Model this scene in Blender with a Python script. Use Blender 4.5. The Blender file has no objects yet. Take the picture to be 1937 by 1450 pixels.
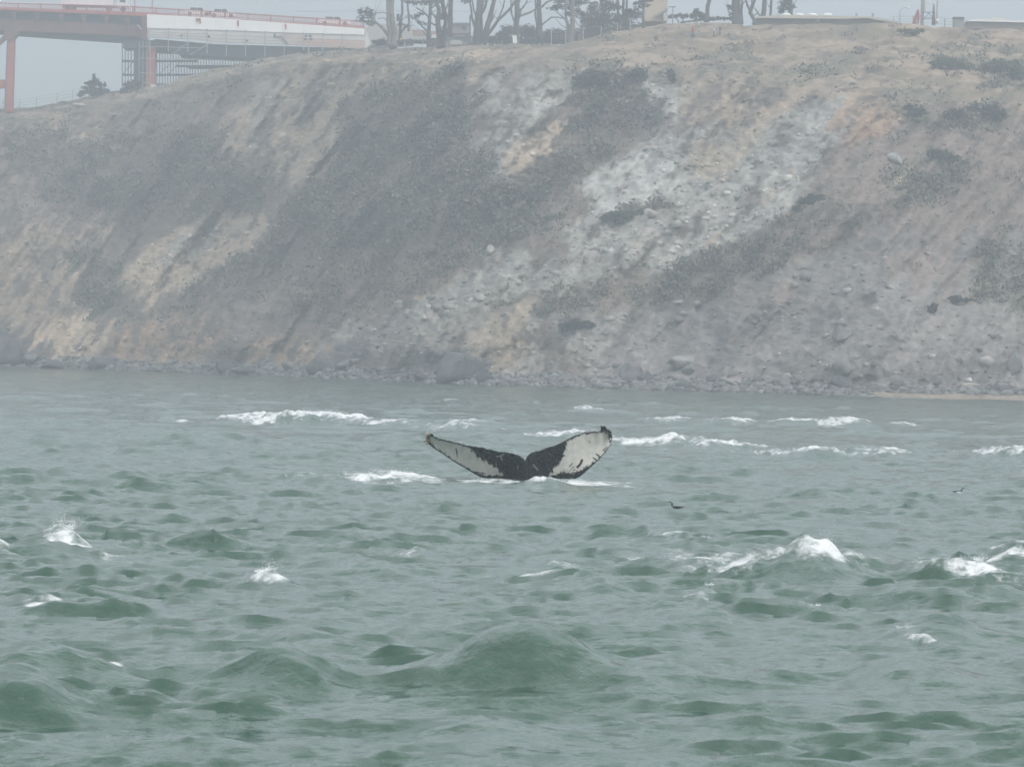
import bpy, math, random
import numpy as np
from mathutils import Vector, Matrix
random.seed(7)
RNG = np.random.default_rng(11)
SC = bpy.context.scene
COL = SC.collection

# ------------------------------------------------------------------ camera
CAM_H = 3.0
FPX = 7888.0                       # focal length in photograph pixels (1937 wide)
PITCH = math.radians(0.385)
ROLL = math.radians(1.3)
_F = np.array([0, math.cos(PITCH), -math.sin(PITCH)])
_U0 = np.array([0, math.sin(PITCH), math.cos(PITCH)])
_X = np.array([1.0, 0, 0])
CR = math.cos(ROLL) * _X + math.sin(ROLL) * _U0
CU = -math.sin(ROLL) * _X + math.cos(ROLL) * _U0
CPOS = np.array([0, 0, CAM_H])
cd = bpy.data.cameras.new('camera')
cam = bpy.data.objects.new('camera', cd)
COL.objects.link(cam)
cd.sensor_width = 36
cd.angle = 2 * math.atan(968.5 / FPX)
cd.clip_start = 1
cd.clip_end = 6000
cd.dof.use_dof = True
cd.dof.focus_distance = 110
cd.dof.aperture_fstop = 11.0
M = Matrix(((CR[0], CU[0], -_F[0], 0), (CR[1], CU[1], -_F[1], 0), (CR[2], CU[2], -_F[2], CAM_H), (0, 0, 0, 1)))
cam.matrix_world = M
SC.camera = cam

# ------------------------------------------------------------------ light
SUN_EL, SUN_AZ = math.radians(44), math.radians(142)      # azimuth clockwise from +Y
wd = bpy.data.worlds.new('World')
SC.world = wd
wd.use_nodes = True
nt = wd.node_tree
bg = nt.nodes['Background']
sky = nt.nodes.new('ShaderNodeTexSky')
sky.sky_type = 'NISHITA'
sky.sun_disc = False
sky.sun_elevation = SUN_EL
sky.sun_rotation = SUN_AZ
sky.air_density = 1.0
sky.dust_density = 1.5
sky.ozone_density = 1.0
hs = nt.nodes.new('ShaderNodeHueSaturation')
hs.inputs['Saturation'].default_value = 0.55
nt.links.new(sky.outputs[0], hs.inputs['Color'])
veil = nt.nodes.new('ShaderNodeMix'); veil.data_type = 'RGBA'       # high thin overcast over the blue
veil.inputs['Factor'].default_value = 0.6
# an overcast sky brightens from the horizon to the zenith as 1 + 2 sin(elevation)
tcw = nt.nodes.new('ShaderNodeTexCoord'); sep = nt.nodes.new('ShaderNodeSeparateXYZ')
nt.links.new(tcw.outputs['Generated'], sep.inputs[0])
vr = nt.nodes.new('ShaderNodeMix'); vr.data_type = 'RGBA'; vr.clamp_factor = True
vr.inputs[6].default_value = (1.2, 2.5, 3.5, 1); vr.inputs[7].default_value = (21.0, 21.4, 21.8, 1)
pw = nt.nodes.new('ShaderNodeMath'); pw.operation = 'POWER'; pw.use_clamp = True; pw.inputs[1].default_value = .42
nt.links.new(sep.outputs['Z'], pw.inputs[0])
nt.links.new(pw.outputs[0], vr.inputs['Factor'])
nt.links.new(vr.outputs[2], veil.inputs[7])
nt.links.new(hs.outputs[0], veil.inputs[6])
nt.links.new(veil.outputs[2], bg.inputs[0])
bg.inputs[1].default_value = 0.08
sl = bpy.data.lights.new('sun', 'SUN')
sl.energy = 1.4
sl.angle = math.radians(32)
sl.color = (1.0, 0.975, 0.94)
so = bpy.data.objects.new('sun', sl)
COL.objects.link(so)
sd = Vector((math.sin(SUN_AZ) * math.cos(SUN_EL), math.cos(SUN_AZ) * math.cos(SUN_EL), math.sin(SUN_EL)))
so.rotation_euler = sd.to_track_quat('Z', 'Y').to_euler()
so.location = (60, 100, 200)
SC.view_settings.view_transform = 'Standard'
SC.view_settings.look = 'None'
SC.view_settings.gamma = 1
SC.view_settings.use_curve_mapping = False
SC.view_settings.exposure = 0.6
SC.cycles.use_denoising = True
SC.cycles.max_bounces = 6
SC.cycles.volume_bounces = 1

# ------------------------------------------------------------------ pixel <-> world helpers
def ray(px, py):
    px = np.asarray(px, float); py = np.asarray(py, float)
    dx = (px - 968.5) / FPX; dy = -(py - 725.0) / FPX
    return _F + dx[..., None] * CR + dy[..., None] * CU
def at(px, py, Y):
    """world point seen at photograph pixel (px,py), at distance Y in front of the boat"""
    r = ray(px, py)
    return CPOS + r * (np.asarray(Y, float) / r[..., 1])[..., None]
def V(px, py, Y): return tuple(float(c) for c in at(px, py, Y))
def on_water(px, py):
    r = ray(px, py)
    return CPOS + r * (-CAM_H / r[..., 2])[..., None]
def proj(P):
    D = P - CPOS
    w = D @ _F
    return 968.5 + FPX * (D @ CR) / w, 725.0 - FPX * (D @ CU) / w

# ------------------------------------------------------------------ noise
_perm = np.random.default_rng(3).permutation(256)
_perm = np.concatenate([_perm, _perm, _perm])
_grad = np.array([[1,1,0],[-1,1,0],[1,-1,0],[-1,-1,0],[1,0,1],[-1,0,1],[1,0,-1],[-1,0,-1],[0,1,1],[0,-1,1],[0,1,-1],[0,-1,-1]], float)
def pn(x, y, z=0.0):
    x, y, z = np.broadcast_arrays(np.asarray(x, float), np.asarray(y, float), np.asarray(z, float))
    xi = np.floor(x).astype(int); yi = np.floor(y).astype(int); zi = np.floor(z).astype(int)
    xf = x - xi; yf = y - yi; zf = z - zi
    xi &= 255; yi &= 255; zi &= 255
    def fade(t): return t * t * t * (t * (t * 6 - 15) + 10)
    u, v, w = fade(xf), fade(yf), fade(zf)
    def g(i, j, k):
        h = _perm[_perm[_perm[xi + i] + yi + j] + zi + k] % 12
        gr = _grad[h]
        return gr[..., 0] * (xf - i) + gr[..., 1] * (yf - j) + gr[..., 2] * (zf - k)
    def lp(a, b, t): return a + t * (b - a)
    return lp(lp(lp(g(0,0,0), g(1,0,0), u), lp(g(0,1,0), g(1,1,0), u), v),
              lp(lp(g(0,0,1), g(1,0,1), u), lp(g(0,1,1), g(1,1,1), u), v), w)
def fbm(x, y, z=0.0, o=4, gain=0.5):
    s = 0; a = 1.0; f = 1.0
    for i in range(o):
        s = s + a * pn(np.asarray(x) * f + 17.3 * i, np.asarray(y) * f + 5.1 * i, np.asarray(z) * f + 9.7 * i)
        a *= gain; f *= 2.03
    return s
def ss(a, b, x):
    t = np.clip((x - a) / (b - a), 0, 1)
    return t * t * (3 - 2 * t)

# ------------------------------------------------------------------ materials
def nodes_of(m):
    m.use_nodes = True
    return m.node_tree.nodes, m.node_tree.links, m.node_tree.nodes['Principled BSDF']
def mat(name, col, rough=0.7, var=0.25, scale=2.0, bump=0.0, spec=0.3, metal=0.0, dist=0.05):
    m = bpy.data.materials.new(name)
    n, l, b = nodes_of(m)
    tc = n.new('ShaderNodeTexCoord'); nz = n.new('ShaderNodeTexNoise')
    nz.inputs['Scale'].default_value = scale; nz.inputs['Detail'].default_value = 5
    l.new(tc.outputs['Object'], nz.inputs['Vector'])
    rp = n.new('ShaderNodeValToRGB')
    e = rp.color_ramp.elements
    e[0].position = 0.25; e[1].position = 0.75
    e[0].color = tuple(max(0, c * (1 - var)) for c in col) + (1,)
    e[1].color = tuple(min(1, c * (1 + var)) for c in col) + (1,)
    l.new(nz.outputs['Fac'], rp.inputs['Fac']); l.new(rp.outputs['Color'], b.inputs['Base Color'])
    b.inputs['Roughness'].default_value = rough
    b.inputs['Specular IOR Level'].default_value = spec
    b.inputs['Metallic'].default_value = metal
    if bump:
        bp = n.new('ShaderNodeBump'); bp.inputs['Strength'].default_value = bump; bp.inputs['Distance'].default_value = dist
        l.new(nz.outputs['Fac'], bp.inputs['Height']); l.new(bp.outputs['Normal'], b.inputs['Normal'])
    return m
def attr_mat(name, attr, rough=0.9, var=0.3, scale=3.0, bump=0.4, dist=0.2, spec=0.15):
    """colour from a vertex attribute (what grows or lies there), with fine grain on top"""
    m = bpy.data.materials.new(name)
    n, l, b = nodes_of(m)
    at_ = n.new('ShaderNodeAttribute'); at_.attribute_name = attr
    tc = n.new('ShaderNodeTexCoord'); nz = n.new('ShaderNodeTexNoise')
    nz.inputs['Scale'].default_value = scale; nz.inputs['Detail'].default_value = 6; nz.inputs['Roughness'].default_value = 0.65
    l.new(tc.outputs['Object'], nz.inputs['Vector'])
    mr = n.new('ShaderNodeMapRange')
    mr.inputs['From Min'].default_value = 0.3; mr.inputs['From Max'].default_value = 0.7
    mr.inputs['To Min'].default_value = 1 - var; mr.inputs['To Max'].default_value = 1 + var
    l.new(nz.outputs['Fac'], mr.inputs['Value'])
    mx = n.new('ShaderNodeVectorMath'); mx.operation = 'SCALE'
    l.new(at_.outputs['Color'], mx.inputs[0]); l.new(mr.outputs['Result'], mx.inputs['Scale'])
    l.new(mx.outputs[0], b.inputs['Base Color'])
    b.inputs['Roughness'].default_value = rough; b.inputs['Specular IOR Level'].default_value = spec
    if bump:
        bp = n.new('ShaderNodeBump'); bp.inputs['Strength'].default_value = bump; bp.inputs['Distance'].default_value = dist
        l.new(nz.outputs['Fac'], bp.inputs['Height']); l.new(bp.outputs['Normal'], b.inputs['Normal'])
    return m

# ------------------------------------------------------------------ object helpers
ORG = {}
def thing(name, label, cat, loc=(0, 0, 0), group=None):
    o = bpy.data.objects.new(name, None); COL.objects.link(o)
    o.empty_display_size = 0.5
    o.location = loc; ORG[o.name] = np.array(loc, float)
    o['label'] = label; o['category'] = cat
    if group: o['group'] = group
    return o
def tag(o, label, cat, group=None):
    o['label'] = label; o['category'] = cat
    if group: o['group'] = group
    return o
def link_mesh(name, verts, faces, m, parent=None, smooth=False, loc=None, kind=None):
    """verts in world coordinates; loc = origin of a top-level mesh"""
    org = np.zeros(3)
    if parent is not None: org = ORG[parent.name]
    elif loc is not None: org = np.array(loc, float)
    v = np.asarray(verts, float).reshape(-1, 3) - org
    me = bpy.data.meshes.new(name)
    if isinstance(faces, np.ndarray):
        k = faces.shape[1]; nf = len(faces)
        me.vertices.add(len(v)); me.vertices.foreach_set('co', v.astype(np.float32).ravel())
        me.loops.add(nf * k); me.loops.foreach_set('vertex_index', faces.astype(np.int32).ravel())
        me.polygons.add(nf)
        me.polygons.foreach_set('loop_start', np.arange(0, nf * k, k, dtype=np.int32))
        me.polygons.foreach_set('loop_total', np.full(nf, k, dtype=np.int32))
        me.update(calc_edges=True); me.validate()
    else:
        me.from_pydata([tuple(p) for p in v], [], faces); me.update()
    me.materials.append(m)
    if smooth: me.polygons.foreach_set('use_smooth', np.ones(len(me.polygons), bool))
    o = bpy.data.objects.new(name, me); COL.objects.link(o)
    if parent is not None:
        o.parent = parent; ORG[o.name] = org
    else:
        o.location = tuple(org); ORG[o.name] = org
    if kind: o['kind'] = kind
    return o
def set_color(o, name, arr):
    a = o.data.attributes.new(name, 'FLOAT_COLOR', 'POINT')
    c = np.ones((len(arr), 4), np.float32); c[:, :3] = arr
    a.data.foreach_set('color', c.ravel())
def set_float(o, name, arr):
    a = o.data.attributes.new(name, 'FLOAT', 'POINT')
    a.data.foreach_set('value', np.asarray(arr, np.float32).ravel())
class MB:
    def __init__(s): s.v = []; s.f = []
    def add(s, vs, fs):
        b = len(s.v); s.v += [tuple(map(float, p)) for p in vs]; s.f += [tuple(i + b for i in q) for q in fs]; return s
    def box(s, a, b):
        (x0, y0, z0), (x1, y1, z1) = a, b
        return s.add([(x0,y0,z0),(x1,y0,z0),(x1,y1,z0),(x0,y1,z0),(x0,y0,z1),(x1,y0,z1),(x1,y1,z1),(x0,y1,z1)],
                     [(3,2,1,0),(4,5,6,7),(0,1,5,4),(1,2,6,5),(2,3,7,6),(3,0,4,7)])
    def prism(s, pts, depth):
        """front outline (world points, counter-clockwise seen from the sea) pushed back along +Y"""
        n = len(pts); p = [tuple(q) for q in pts]
        return s.add(p + [(q[0], q[1] + depth, q[2]) for q in p],
                     [tuple(range(n)), tuple(range(2 * n - 1, n - 1, -1))] + [(i, n + i, n + (i + 1) % n, (i + 1) % n) for i in range(n)])
    def pxprism(s, pts, Y, depth):
        return s.prism([V(x, y, Y) for x, y in pts], depth)
    def tube(s, pts, rad, n=6, cap=True):
        pts = [Vector(p) for p in pts]
        if not hasattr(rad, '__len__'): rad = [rad] * len(pts)
        rings = []
        for i, p in enumerate(pts):
            d = (pts[min(i + 1, len(pts) - 1)] - pts[max(i - 1, 0)])
            d = d.normalized() if d.length > 1e-9 else Vector((0, 0, 1))
            ref = Vector((0, 1, 0)) if abs(d.y) < 0.9 else Vector((1, 0, 0))
            a = d.cross(ref).normalized(); b = d.cross(a)
            rings.append([p + (a * math.cos(2 * math.pi * k / n) + b * math.sin(2 * math.pi * k / n)) * rad[i] for k in range(n)])
        vs = [q for r in rings for q in r]; fs = []
        for i in range(len(pts) - 1):
            for k in range(n):
                fs.append((i * n + k, i * n + (k + 1) % n, (i + 1) * n + (k + 1) % n, (i + 1) * n + k))
        if cap:
            fs.append(tuple(range(n - 1, -1, -1))); fs.append(tuple((len(pts) - 1) * n + k for k in range(n)))
        return s.add(vs, fs)
    def ball(s, c, r, nu=8, nv=6):
        if not hasattr(r, '__len__'): r = (r, r, r)
        vs = [(c[0], c[1], c[2] - r[2])]
        for j in range(1, nv):
            t = -math.pi / 2 + math.pi * j / nv
            for i in range(nu):
                a = 2 * math.pi * i / nu
                vs.append((c[0] + r[0] * math.cos(t) * math.cos(a), c[1] + r[1] * math.cos(t) * math.sin(a), c[2] + r[2] * math.sin(t)))
        vs.append((c[0], c[1], c[2] + r[2])); fs = []
        for i in range(nu): fs.append((0, 1 + (i + 1) % nu, 1 + i))
        for j in range(nv - 2):
            for i in range(nu):
                a = 1 + j * nu; fs.append((a + i, a + (i + 1) % nu, a + nu + (i + 1) % nu, a + nu + i))
        a = 1 + (nv - 2) * nu
        for i in range(nu): fs.append((a + i, a + (i + 1) % nu, len(vs) - 1))
        return s.add(vs, fs)
    def obj(s, name, m, parent=None, smooth=False, loc=None, kind=None):
        return link_mesh(name, s.v, s.f, m, parent, smooth, loc, kind)

# ------------------------------------------------------------------ THE HEADLAND
def sy(px, xs, ys): return np.interp(px, xs, ys)
PXC = np.arange(-700, 2701, 20.0)
shore_py = sy(PXC, [-700,0,150,300,420,600,800,940,1100,1300,1500,1600,1937,2700], [683,695,699,704,708,716,724,730,734,740,746,750,757,773])
edge_py = sy(PXC, [-700,-100,0,150,290,400,500,600,700,900,1060,1200,1300,1450,1600,1750,1940,2700], [300,236,230,214,182,150,130,116,113,114,126,126,140,152,180,200,215,240])
top_py = sy(PXC, [-700,-100,0,60,150,230,290,400,500,580,690,800,940,1060,1130,1200,1260,1440,1600,1700,1740,1780,1937,2700],
            [250,205,207,203,187,171,163,133,110,100,93,88,84,84,68,54,44,46,46,44,47,52,56,60])
def to_qe(px, py):
    r = ray(px, py)
    return r[:, 0] / r[:, 1], r[:, 2] / r[:, 1]
NCF = 640
QF = np.concatenate([np.linspace(-0.27, -0.135, 30)[:-1], np.linspace(-0.135, 0.135, NCF), np.linspace(0.135, 0.27, 30)[1:]])
def lev(py):
    q, e = to_qe(PXC, py)
    return np.interp(QF, q, e)
E0 = lev(shore_py); E3 = lev(edge_py); E4 = lev(top_py)
Y0 = -CAM_H / E0
ker = np.hanning(121); ker /= ker.sum()
YB = np.convolve(np.pad(Y0, 60, mode='edge'), ker, mode='valid')
E1 = E0 + 26 / FPX
E2 = E0 + (E3 - E0) * 0.45
LE = [None, E0, E1, E2, E3, E4]
rows_e, rows_y = [], []
def seg(ea, ya, eb, yb, n, last=False):
    for k in range(n + (1 if last else 0)):
        t = k / n
        rows_e.append(ea + (eb - ea) * t); rows_y.append(ya + (yb - ya) * t)
Yu = Y0 - 12
seg((-2.5 - CAM_H) / Yu, Yu, E0, Y0, 5)
seg(E0, Y0, E1, YB * 1.02, 26)
seg(E1, YB * 1.02, E2, YB * 1.08, 130)
seg(E2, YB * 1.08, E3, YB * 1.16, 150)
seg(E3, YB * 1.16, E4, YB * 1.27, 80)
seg(E4, YB * 1.27, E4 * 0.86, YB * 1.5, 14)
seg(E4 * 0.86, YB * 1.5, E4 * 0.3, YB * 1.72, 4, True)
RE = np.array(rows_e); RY = np.array(rows_y)
nr, nc = RE.shape
# smooth the profile breaks a little
k5 = np.ones(9) / 9
for j in range(0, nc): RY[2:-24, j] = np.convolve(np.pad(RY[:, j], 4, mode='edge'), k5, mode='valid')[2:-24]
ridx = np.arange(nr)[:, None]
Q2 = np.broadcast_to(QF, RE.shape)
XM = Q2 * YB * 1.1; ZM = CAM_H + RE * RY
face = ss(6, 60, ridx) * (1 - ss(300, 395, ridx)) * np.ones((1, nc))
soft = ss(8, 40, ridx) * (1 - ss(380, 392, ridx)) * np.ones((1, nc))
ca, sa = math.cos(math.radians(52)), math.sin(math.radians(52))
UU = XM * sa - ZM * ca; VV = XM * ca + ZM * sa
rid = 1 - np.abs(fbm(UU / 13, VV / 40, 3.3, o=3)) * 2
dY = face * (7.0 * fbm(UU / 24, VV / 60, 1.1, o=3) - 4.6 * rid - 1.5 * (1 - np.abs(fbm(UU / 3.2, VV / 22, 91, o=3)) * 2.4) + 1.1 * fbm(UU / 4, VV / 8, 7.7, o=4))
dY += soft * 0.5 * fbm(XM / 1.6, ZM / 1.2, 2.2, o=3)
TY = RY + dY
TX = Q2 * TY
TZ = CAM_H + RE * TY
TZ += soft * 0.35 * fbm(XM / 1.3, ZM / 0.8, 5.5, o=3) + 0.25 * ss(380, 392, ridx) * (1 - ss(396, 410, ridx)) * fbm(XM / 2.0, 0, 4.4, o=3)
TP = np.stack([TX, TY, TZ], -1)
def ground(px, py):
    """point of the headland surface seen at a photograph pixel"""
    r = ray(np.array([px]), np.array([py]))[0]
    q, e = r[0] / r[1], r[2] / r[1]
    j = int(np.argmin(np.abs(QF - q)))
    ee = (TZ[:, j] - CAM_H) / TY[:, j]
    i = int(np.argmin(np.abs(ee[:393] - e)))
    return np.array([q * TY[i, j], TY[i, j], TZ[i, j]])
def zground(x, y):
    q = x / y
    j = int(np.argmin(np.abs(QF - q)))
    return float(np.interp(y, TY[:, j], TZ[:, j]))

# what covers the slope: scrub, soil, scree ...
PX, PY = proj(TP.reshape(-1, 3)); PX = PX.reshape(nr, nc); PY = PY.reshape(nr, nc)
PY = np.where(ridx > 392, 40, PY)
wx = 20 * fbm(XM / 4.2, ZM / 4.2, 11, o=4, gain=.6); wy = 17 * fbm(XM / 4.2, ZM / 4.2, 23, o=4, gain=.6)
fing = fbm(UU / 1.5, VV / 16, 71, o=4, gain=.6) * 46               # fingers running down the fall line
WX, WY = PX + wx * .8 + .70 * fing, PY + wy * .8 - .71 * fing
n_big = fbm(XM / 9, ZM / 6, 31, o=3); n_mid = fbm(UU / 1.7, VV / 3.2, 37, o=4, gain=.6); n_fine = fbm(XM / .7, ZM / .5, 41, o=2)
n_str = fbm(UU / 1.6, VV / 9, 47, o=4, gain=.6)
def poly(pts, soft_=9):
    """soft mask of a patch outline, its rim frayed by noise"""
    ins = np.zeros(WX.shape, bool); dmin = np.full(WX.shape, 1e9)
    n = len(pts)
    for i in range(n):
        x0, y0 = pts[i]; x1, y1 = pts[(i + 1) % n]
        if y0 != y1:
            c = ((y0 > WY) != (y1 > WY)) & (WX < (x1 - x0) * (WY - y0) / (y1 - y0) + x0)
            ins ^= c
        dx, dy = x1 - x0, y1 - y0
        t = np.clip(((WX - x0) * dx + (WY - y0) * dy) / (dx * dx + dy * dy + 1e-9), 0, 1)
        dmin = np.minimum(dmin, np.hypot(WX - x0 - t * dx, WY - y0 - t * dy))
    sdist = np.where(ins, dmin, -dmin)
    return ss(-soft_, soft_, sdist)
C_SCRUB = np.array([.128, .110, .098]); C_GREEN = np.array([.094, .100, .080]); C_DARK = np.array([.078, .082, .084])
C_TAN = np.array([.325, .275, .212]); C_PALE = np.array([.325, .335, .315]); C_GREY = np.array([.175, .170, .168])
C_ORANGE = np.array([.35, .255, .18]); C_GRASS = np.array([.265, .218, .168]); C_ROCK = np.array([.085, .085, .088])
C_MAUVE = np.array([.17, .145, .135]); C_SAND = np.array([.24, .21, .175]); C_BRIGHT = np.array([.355, .37, .355]); C_SHALE = np.array([.24, .235, .22])
col = np.ones((nr, nc, 3)) * C_SCRUB
VEG = 0.45 * np.ones((nr, nc)); STONE = 0.08 * np.ones((nr, nc))
def paint(pts, c, amt=1.0, patch=0.0, veg=0.0, stone=0.2, soft_=9):
    global col
    m = poly(pts, soft_) * amt
    if patch: m = m * ss(-.25 + patch * .5 - .12, -.25 + patch * .5 + .12, n_mid * .6 + n_fine * .35 + n_big * .3 + n_str * .5)
    col = col * (1 - m[..., None]) + c * m[..., None]
    VEG[:] = VEG * (1 - m) + veg * m; STONE[:] = STONE * (1 - m) + stone * m
# large covers
paint([(-900,160),(420,120),(430,300),(480,420),(200,430),(-900,470)], C_MAUVE * .85, .75, .2, .5)
paint([(1080,600),(1500,500),(1650,430),(2800,380),(2800,760),(1100,740)], C_GREY, 1, 0, .12, .25)
paint([(1560,200),(2800,210),(2800,520),(1800,560),(1560,470)], C_MAUVE * .9, .85, .15, .4, .1)
paint([(-900,170),(60,190),(300,150),(560,100),(1000,88),(1240,30),(2800,20),(2800,250),(1900,215),(1600,170),(1300,132),(1060,118),(690,108),(400,150),(150,225),(-900,262)], C_GRASS * .82, .95, .1, .3, .05)
paint([(690,90),(1000,92),(1120,98),(1110,118),(700,110)], C_MAUVE, .8, .2, .3, .1)
# dark scrub
for p in ([(640,200),(720,140),(830,150),(880,120),(905,230),(950,350),(1030,350),(1060,430),(960,470),(880,505),(700,520),(520,560),(330,560),(460,480),(560,370),(640,330)],
          [(100,290),(390,235),(480,330),(530,360),(470,395),(250,420),(110,370)],
          [(1240,120),(1140,130),(1075,135),(1090,200),(1060,300),(1020,360),(1100,350),(1150,290),(1190,250),(1260,240),(1245,180)],
          [(1170,590),(1280,500),(1400,470),(1500,410),(1560,380),(1545,420),(1480,500),(1360,580)],
          [(85,490),(180,475),(260,540),(240,600),(195,600),(120,530)],
          [(1690,330),(1770,285),(1820,310),(1790,370),(1700,380)],
          [(1690,190),(1760,230),(1720,245),(1680,215)], [(1780,215),(1850,200),(1910,205),(1890,235),(1800,245)],
          [(980,570),(1080,555),(1140,560),(1110,600),(1000,590)], [(1860,450),(1960,430),(1960,590),(1850,560)],
          [(870,545),(950,535),(960,560),(900,580)]):
    paint(p, C_GREEN, .9, .34, .9, .03, 20)
paint([(830,130),(880,128),(905,230),(950,350),(1030,350),(1060,430),(960,470),(760,500),(600,470),(760,330)], C_DARK, .6, .3, .9, .02)
paint([(330,560),(560,480),(800,520),(860,540),(700,600),(560,640),(300,590)], C_MAUVE * .75, .9, .1, .6, .05)
paint([(20,250),(110,240),(180,300),(90,330),(0,320)], C_GREEN * 1.1, .8, .25, .7)
# bare soil and scree
paint([(440,200),(500,140),(640,108),(690,130),(640,200),(625,330),(560,352),(500,300),(415,300)], C_TAN * .85, .95, .12, .15, .3)
paint([(610,120),(690,112),(800,118),(860,150),(740,160),(660,170)], C_TAN * .8, .8, .5, .2, .3)
paint([(505,150),(545,140),(520,200),(480,290),(450,270)], C_PALE * .8, .7, .3, .1, .3)
paint([(795,112),(935,108),(900,150),(880,135),(830,145),(805,150)], C_TAN * 1.15, .95, .12, .05, .3)
paint([(940,118),(985,112),(985,170),(920,230),(890,250),(905,180)], C_PALE * .75, .9, .35, .1, .3)
paint([(965,115),(1060,108),(1000,175),(960,200)], C_MAUVE, .8, 0, .2, .1)
paint([(1000,130),(1060,118),(1095,150),(1075,180),(1000,260),(945,340),(900,260),(960,210)], C_PALE * .8, .92, .05, .05, .35)
paint([(975,260),(1050,225),(1075,270),(1020,300),(990,340),(955,345)], C_TAN * 1.1, .95, .1, .03, .35)
paint([(1030,150),(1080,150),(1060,185),(1015,215)], C_BRIGHT * .9, .9, .1, 0, .3)
paint([(1200,135),(1275,128),(1300,175),(1270,250),(1400,245),(1570,180),(1595,215),(1545,330),(1470,415),(1400,465),(1280,505),(1130,500),(1060,460),(1110,400),(1105,345),(1180,290),(1250,250)], C_PALE * .76, 1, -.25, .02, .5)
paint([(1275,135),(1420,140),(1560,160),(1610,190),(1540,200),(1420,240),(1300,230)], C_TAN * .85, .8, .3, .05, .4)
paint([(1330,260),(1480,190),(1440,260),(1390,330),(1300,350)], C_TAN * .85, .75, .3, .03, .4)
paint([(1105,345),(1170,300),(1240,300),(1300,330),(1240,390),(1140,400)], C_BRIGHT, 1, -.2, 0, .3)
paint([(1200,135),(1265,130),(1265,165),(1235,170),(1205,155)], C_BRIGHT * .95, 1, .05, 0, .3)
paint([(1560,185),(1590,205),(1545,320),(1480,400),(1380,470),(1290,490),(1420,380),(1500,280)], C_PALE * .92, .95, -.2, 0, .35)
paint([(1180,170),(1250,170),(1270,230),(1240,250),(1190,250)], C_DARK, .95, .1, .6, .1)
paint([(1060,420),(1300,400),(1430,370),(1400,440),(1280,490),(1120,480)], C_SHALE * 1.2, .8, .25, .05, .6)
paint([(1115,425),(1190,390),(1240,400),(1260,412),(1160,428)], C_GREEN, 1, 0, .9, .02)
paint([(1590,175),(1660,165),(1720,200),(1680,250),(1600,260),(1570,240)], C_ORANGE * .75, .9, .3, .1, .3)
paint([(820,560),(880,520),(990,490),(1100,500),(1170,525),(1100,545),(950,550),(880,590),(700,640),(600,655),(610,630),(760,585)], C_PALE * .78, .95, .0, .04, .5)
paint([(900,470),(940,458),(960,480),(920,495)], C_PALE, .8, .3, 0, .4)
paint([(560,650),(700,600),(860,590),(960,570),(1180,600),(1100,740),(560,700)], C_SHALE * .9, .85, .15, .06, .4)
paint([(930,585),(1000,578),(1030,640),(980,690),(930,695),(880,650)], C_TAN * .82, .85, .15, .02, .3)
paint([(225,505),(300,450),(400,410),(470,405),(512,425),(470,480),(340,545),(265,565)], C_TAN * 1.0, 1, -.15, .03, .4)
paint([(330,450),(420,430),(400,480),(300,500)], C_PALE * .8, .8, .2, .03, .4)
paint([(420,440),(460,432),(465,448),(430,455)], C_MAUVE, 1, 0, .3)
paint([(50,420),(120,410),(190,425),(210,460),(140,470),(70,450)], C_TAN * .85, .8, .3, .1, .3)
paint([(-40,500),(60,440),(130,430),(80,480),(150,520),(165,560),(60,610),(-40,610)], C_TAN * .72, .9, .05, .08, .3)
paint([(60,615),(190,595),(205,650),(150,690),(75,690)], C_TAN * 1.05, .97, -.1, .03, .3)
paint([(210,625),(330,600),(415,585),(420,645),(330,690),(215,690)], C_ORANGE * .72, .85, .22, .05, .3)
paint([(440,655),(600,635),(650,660),(640,690),(470,695)], C_ORANGE * .92, .85, .2, .05, .35)
paint([(380,560),(520,560),(640,620),(600,650),(430,640)], C_MAUVE, .8, .2, .3, .15)
# rock outcrops near the water
paint([(-80,610),(50,615),(80,660),(70,700),(-80,700)], C_ROCK, .95, .05, .05, .1)
paint([(600,700),(625,655),(690,625),(720,640),(700,690)], C_ROCK * 1.2, .85, .1, .05, .2)
paint([(795,690),(850,662),(900,665),(930,700),(925,725),(790,722)], C_ROCK * 1.2, .9, .1, .05, .2)
paint([(1030,612),(1080,602),(1130,610),(1100,628),(1040,630)], C_DARK, .9, .1, .7, 0)
paint([(1350,640),(1400,610),(1420,640),(1370,700),(1340,700)], C_ROCK * 1.2, .8, .1, .1, 0)
paint([(1300,560),(1500,540),(1560,590),(1380,600)], C_MAUVE * .9, .7, .3, .4, .05)
# plateau
for p in ([(1755,100),(1860,95),(1880,130),(1770,135)], [(1840,105),(1990,90),(1990,160),(1860,165)], [(1690,95),(1740,100),(1700,115),(1660,110)], [(1520,110),(1600,105),(1640,125),(1540,130)], [(1470,135),(1550,130),(1560,150),(1480,150)], [(1300,100),(1420,95),(1400,120),(1310,125)], [(1690,150),(1790,155),(1780,165),(1700,165)], [(1000,60),(1200,62),(1160,80),(1000,80)]):
    paint(p, C_GREEN * 1.25, .85, .3, .7, .02)
paint([(1560,158),(1620,155),(1622,160),(1562,162)], C_PALE, .9, 0, 0, .1, 2)
paint([(940,110),(1200,112),(1260,122),(1060,126),(900,122)], C_GRASS, .7, .1, .1, .05)
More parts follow.
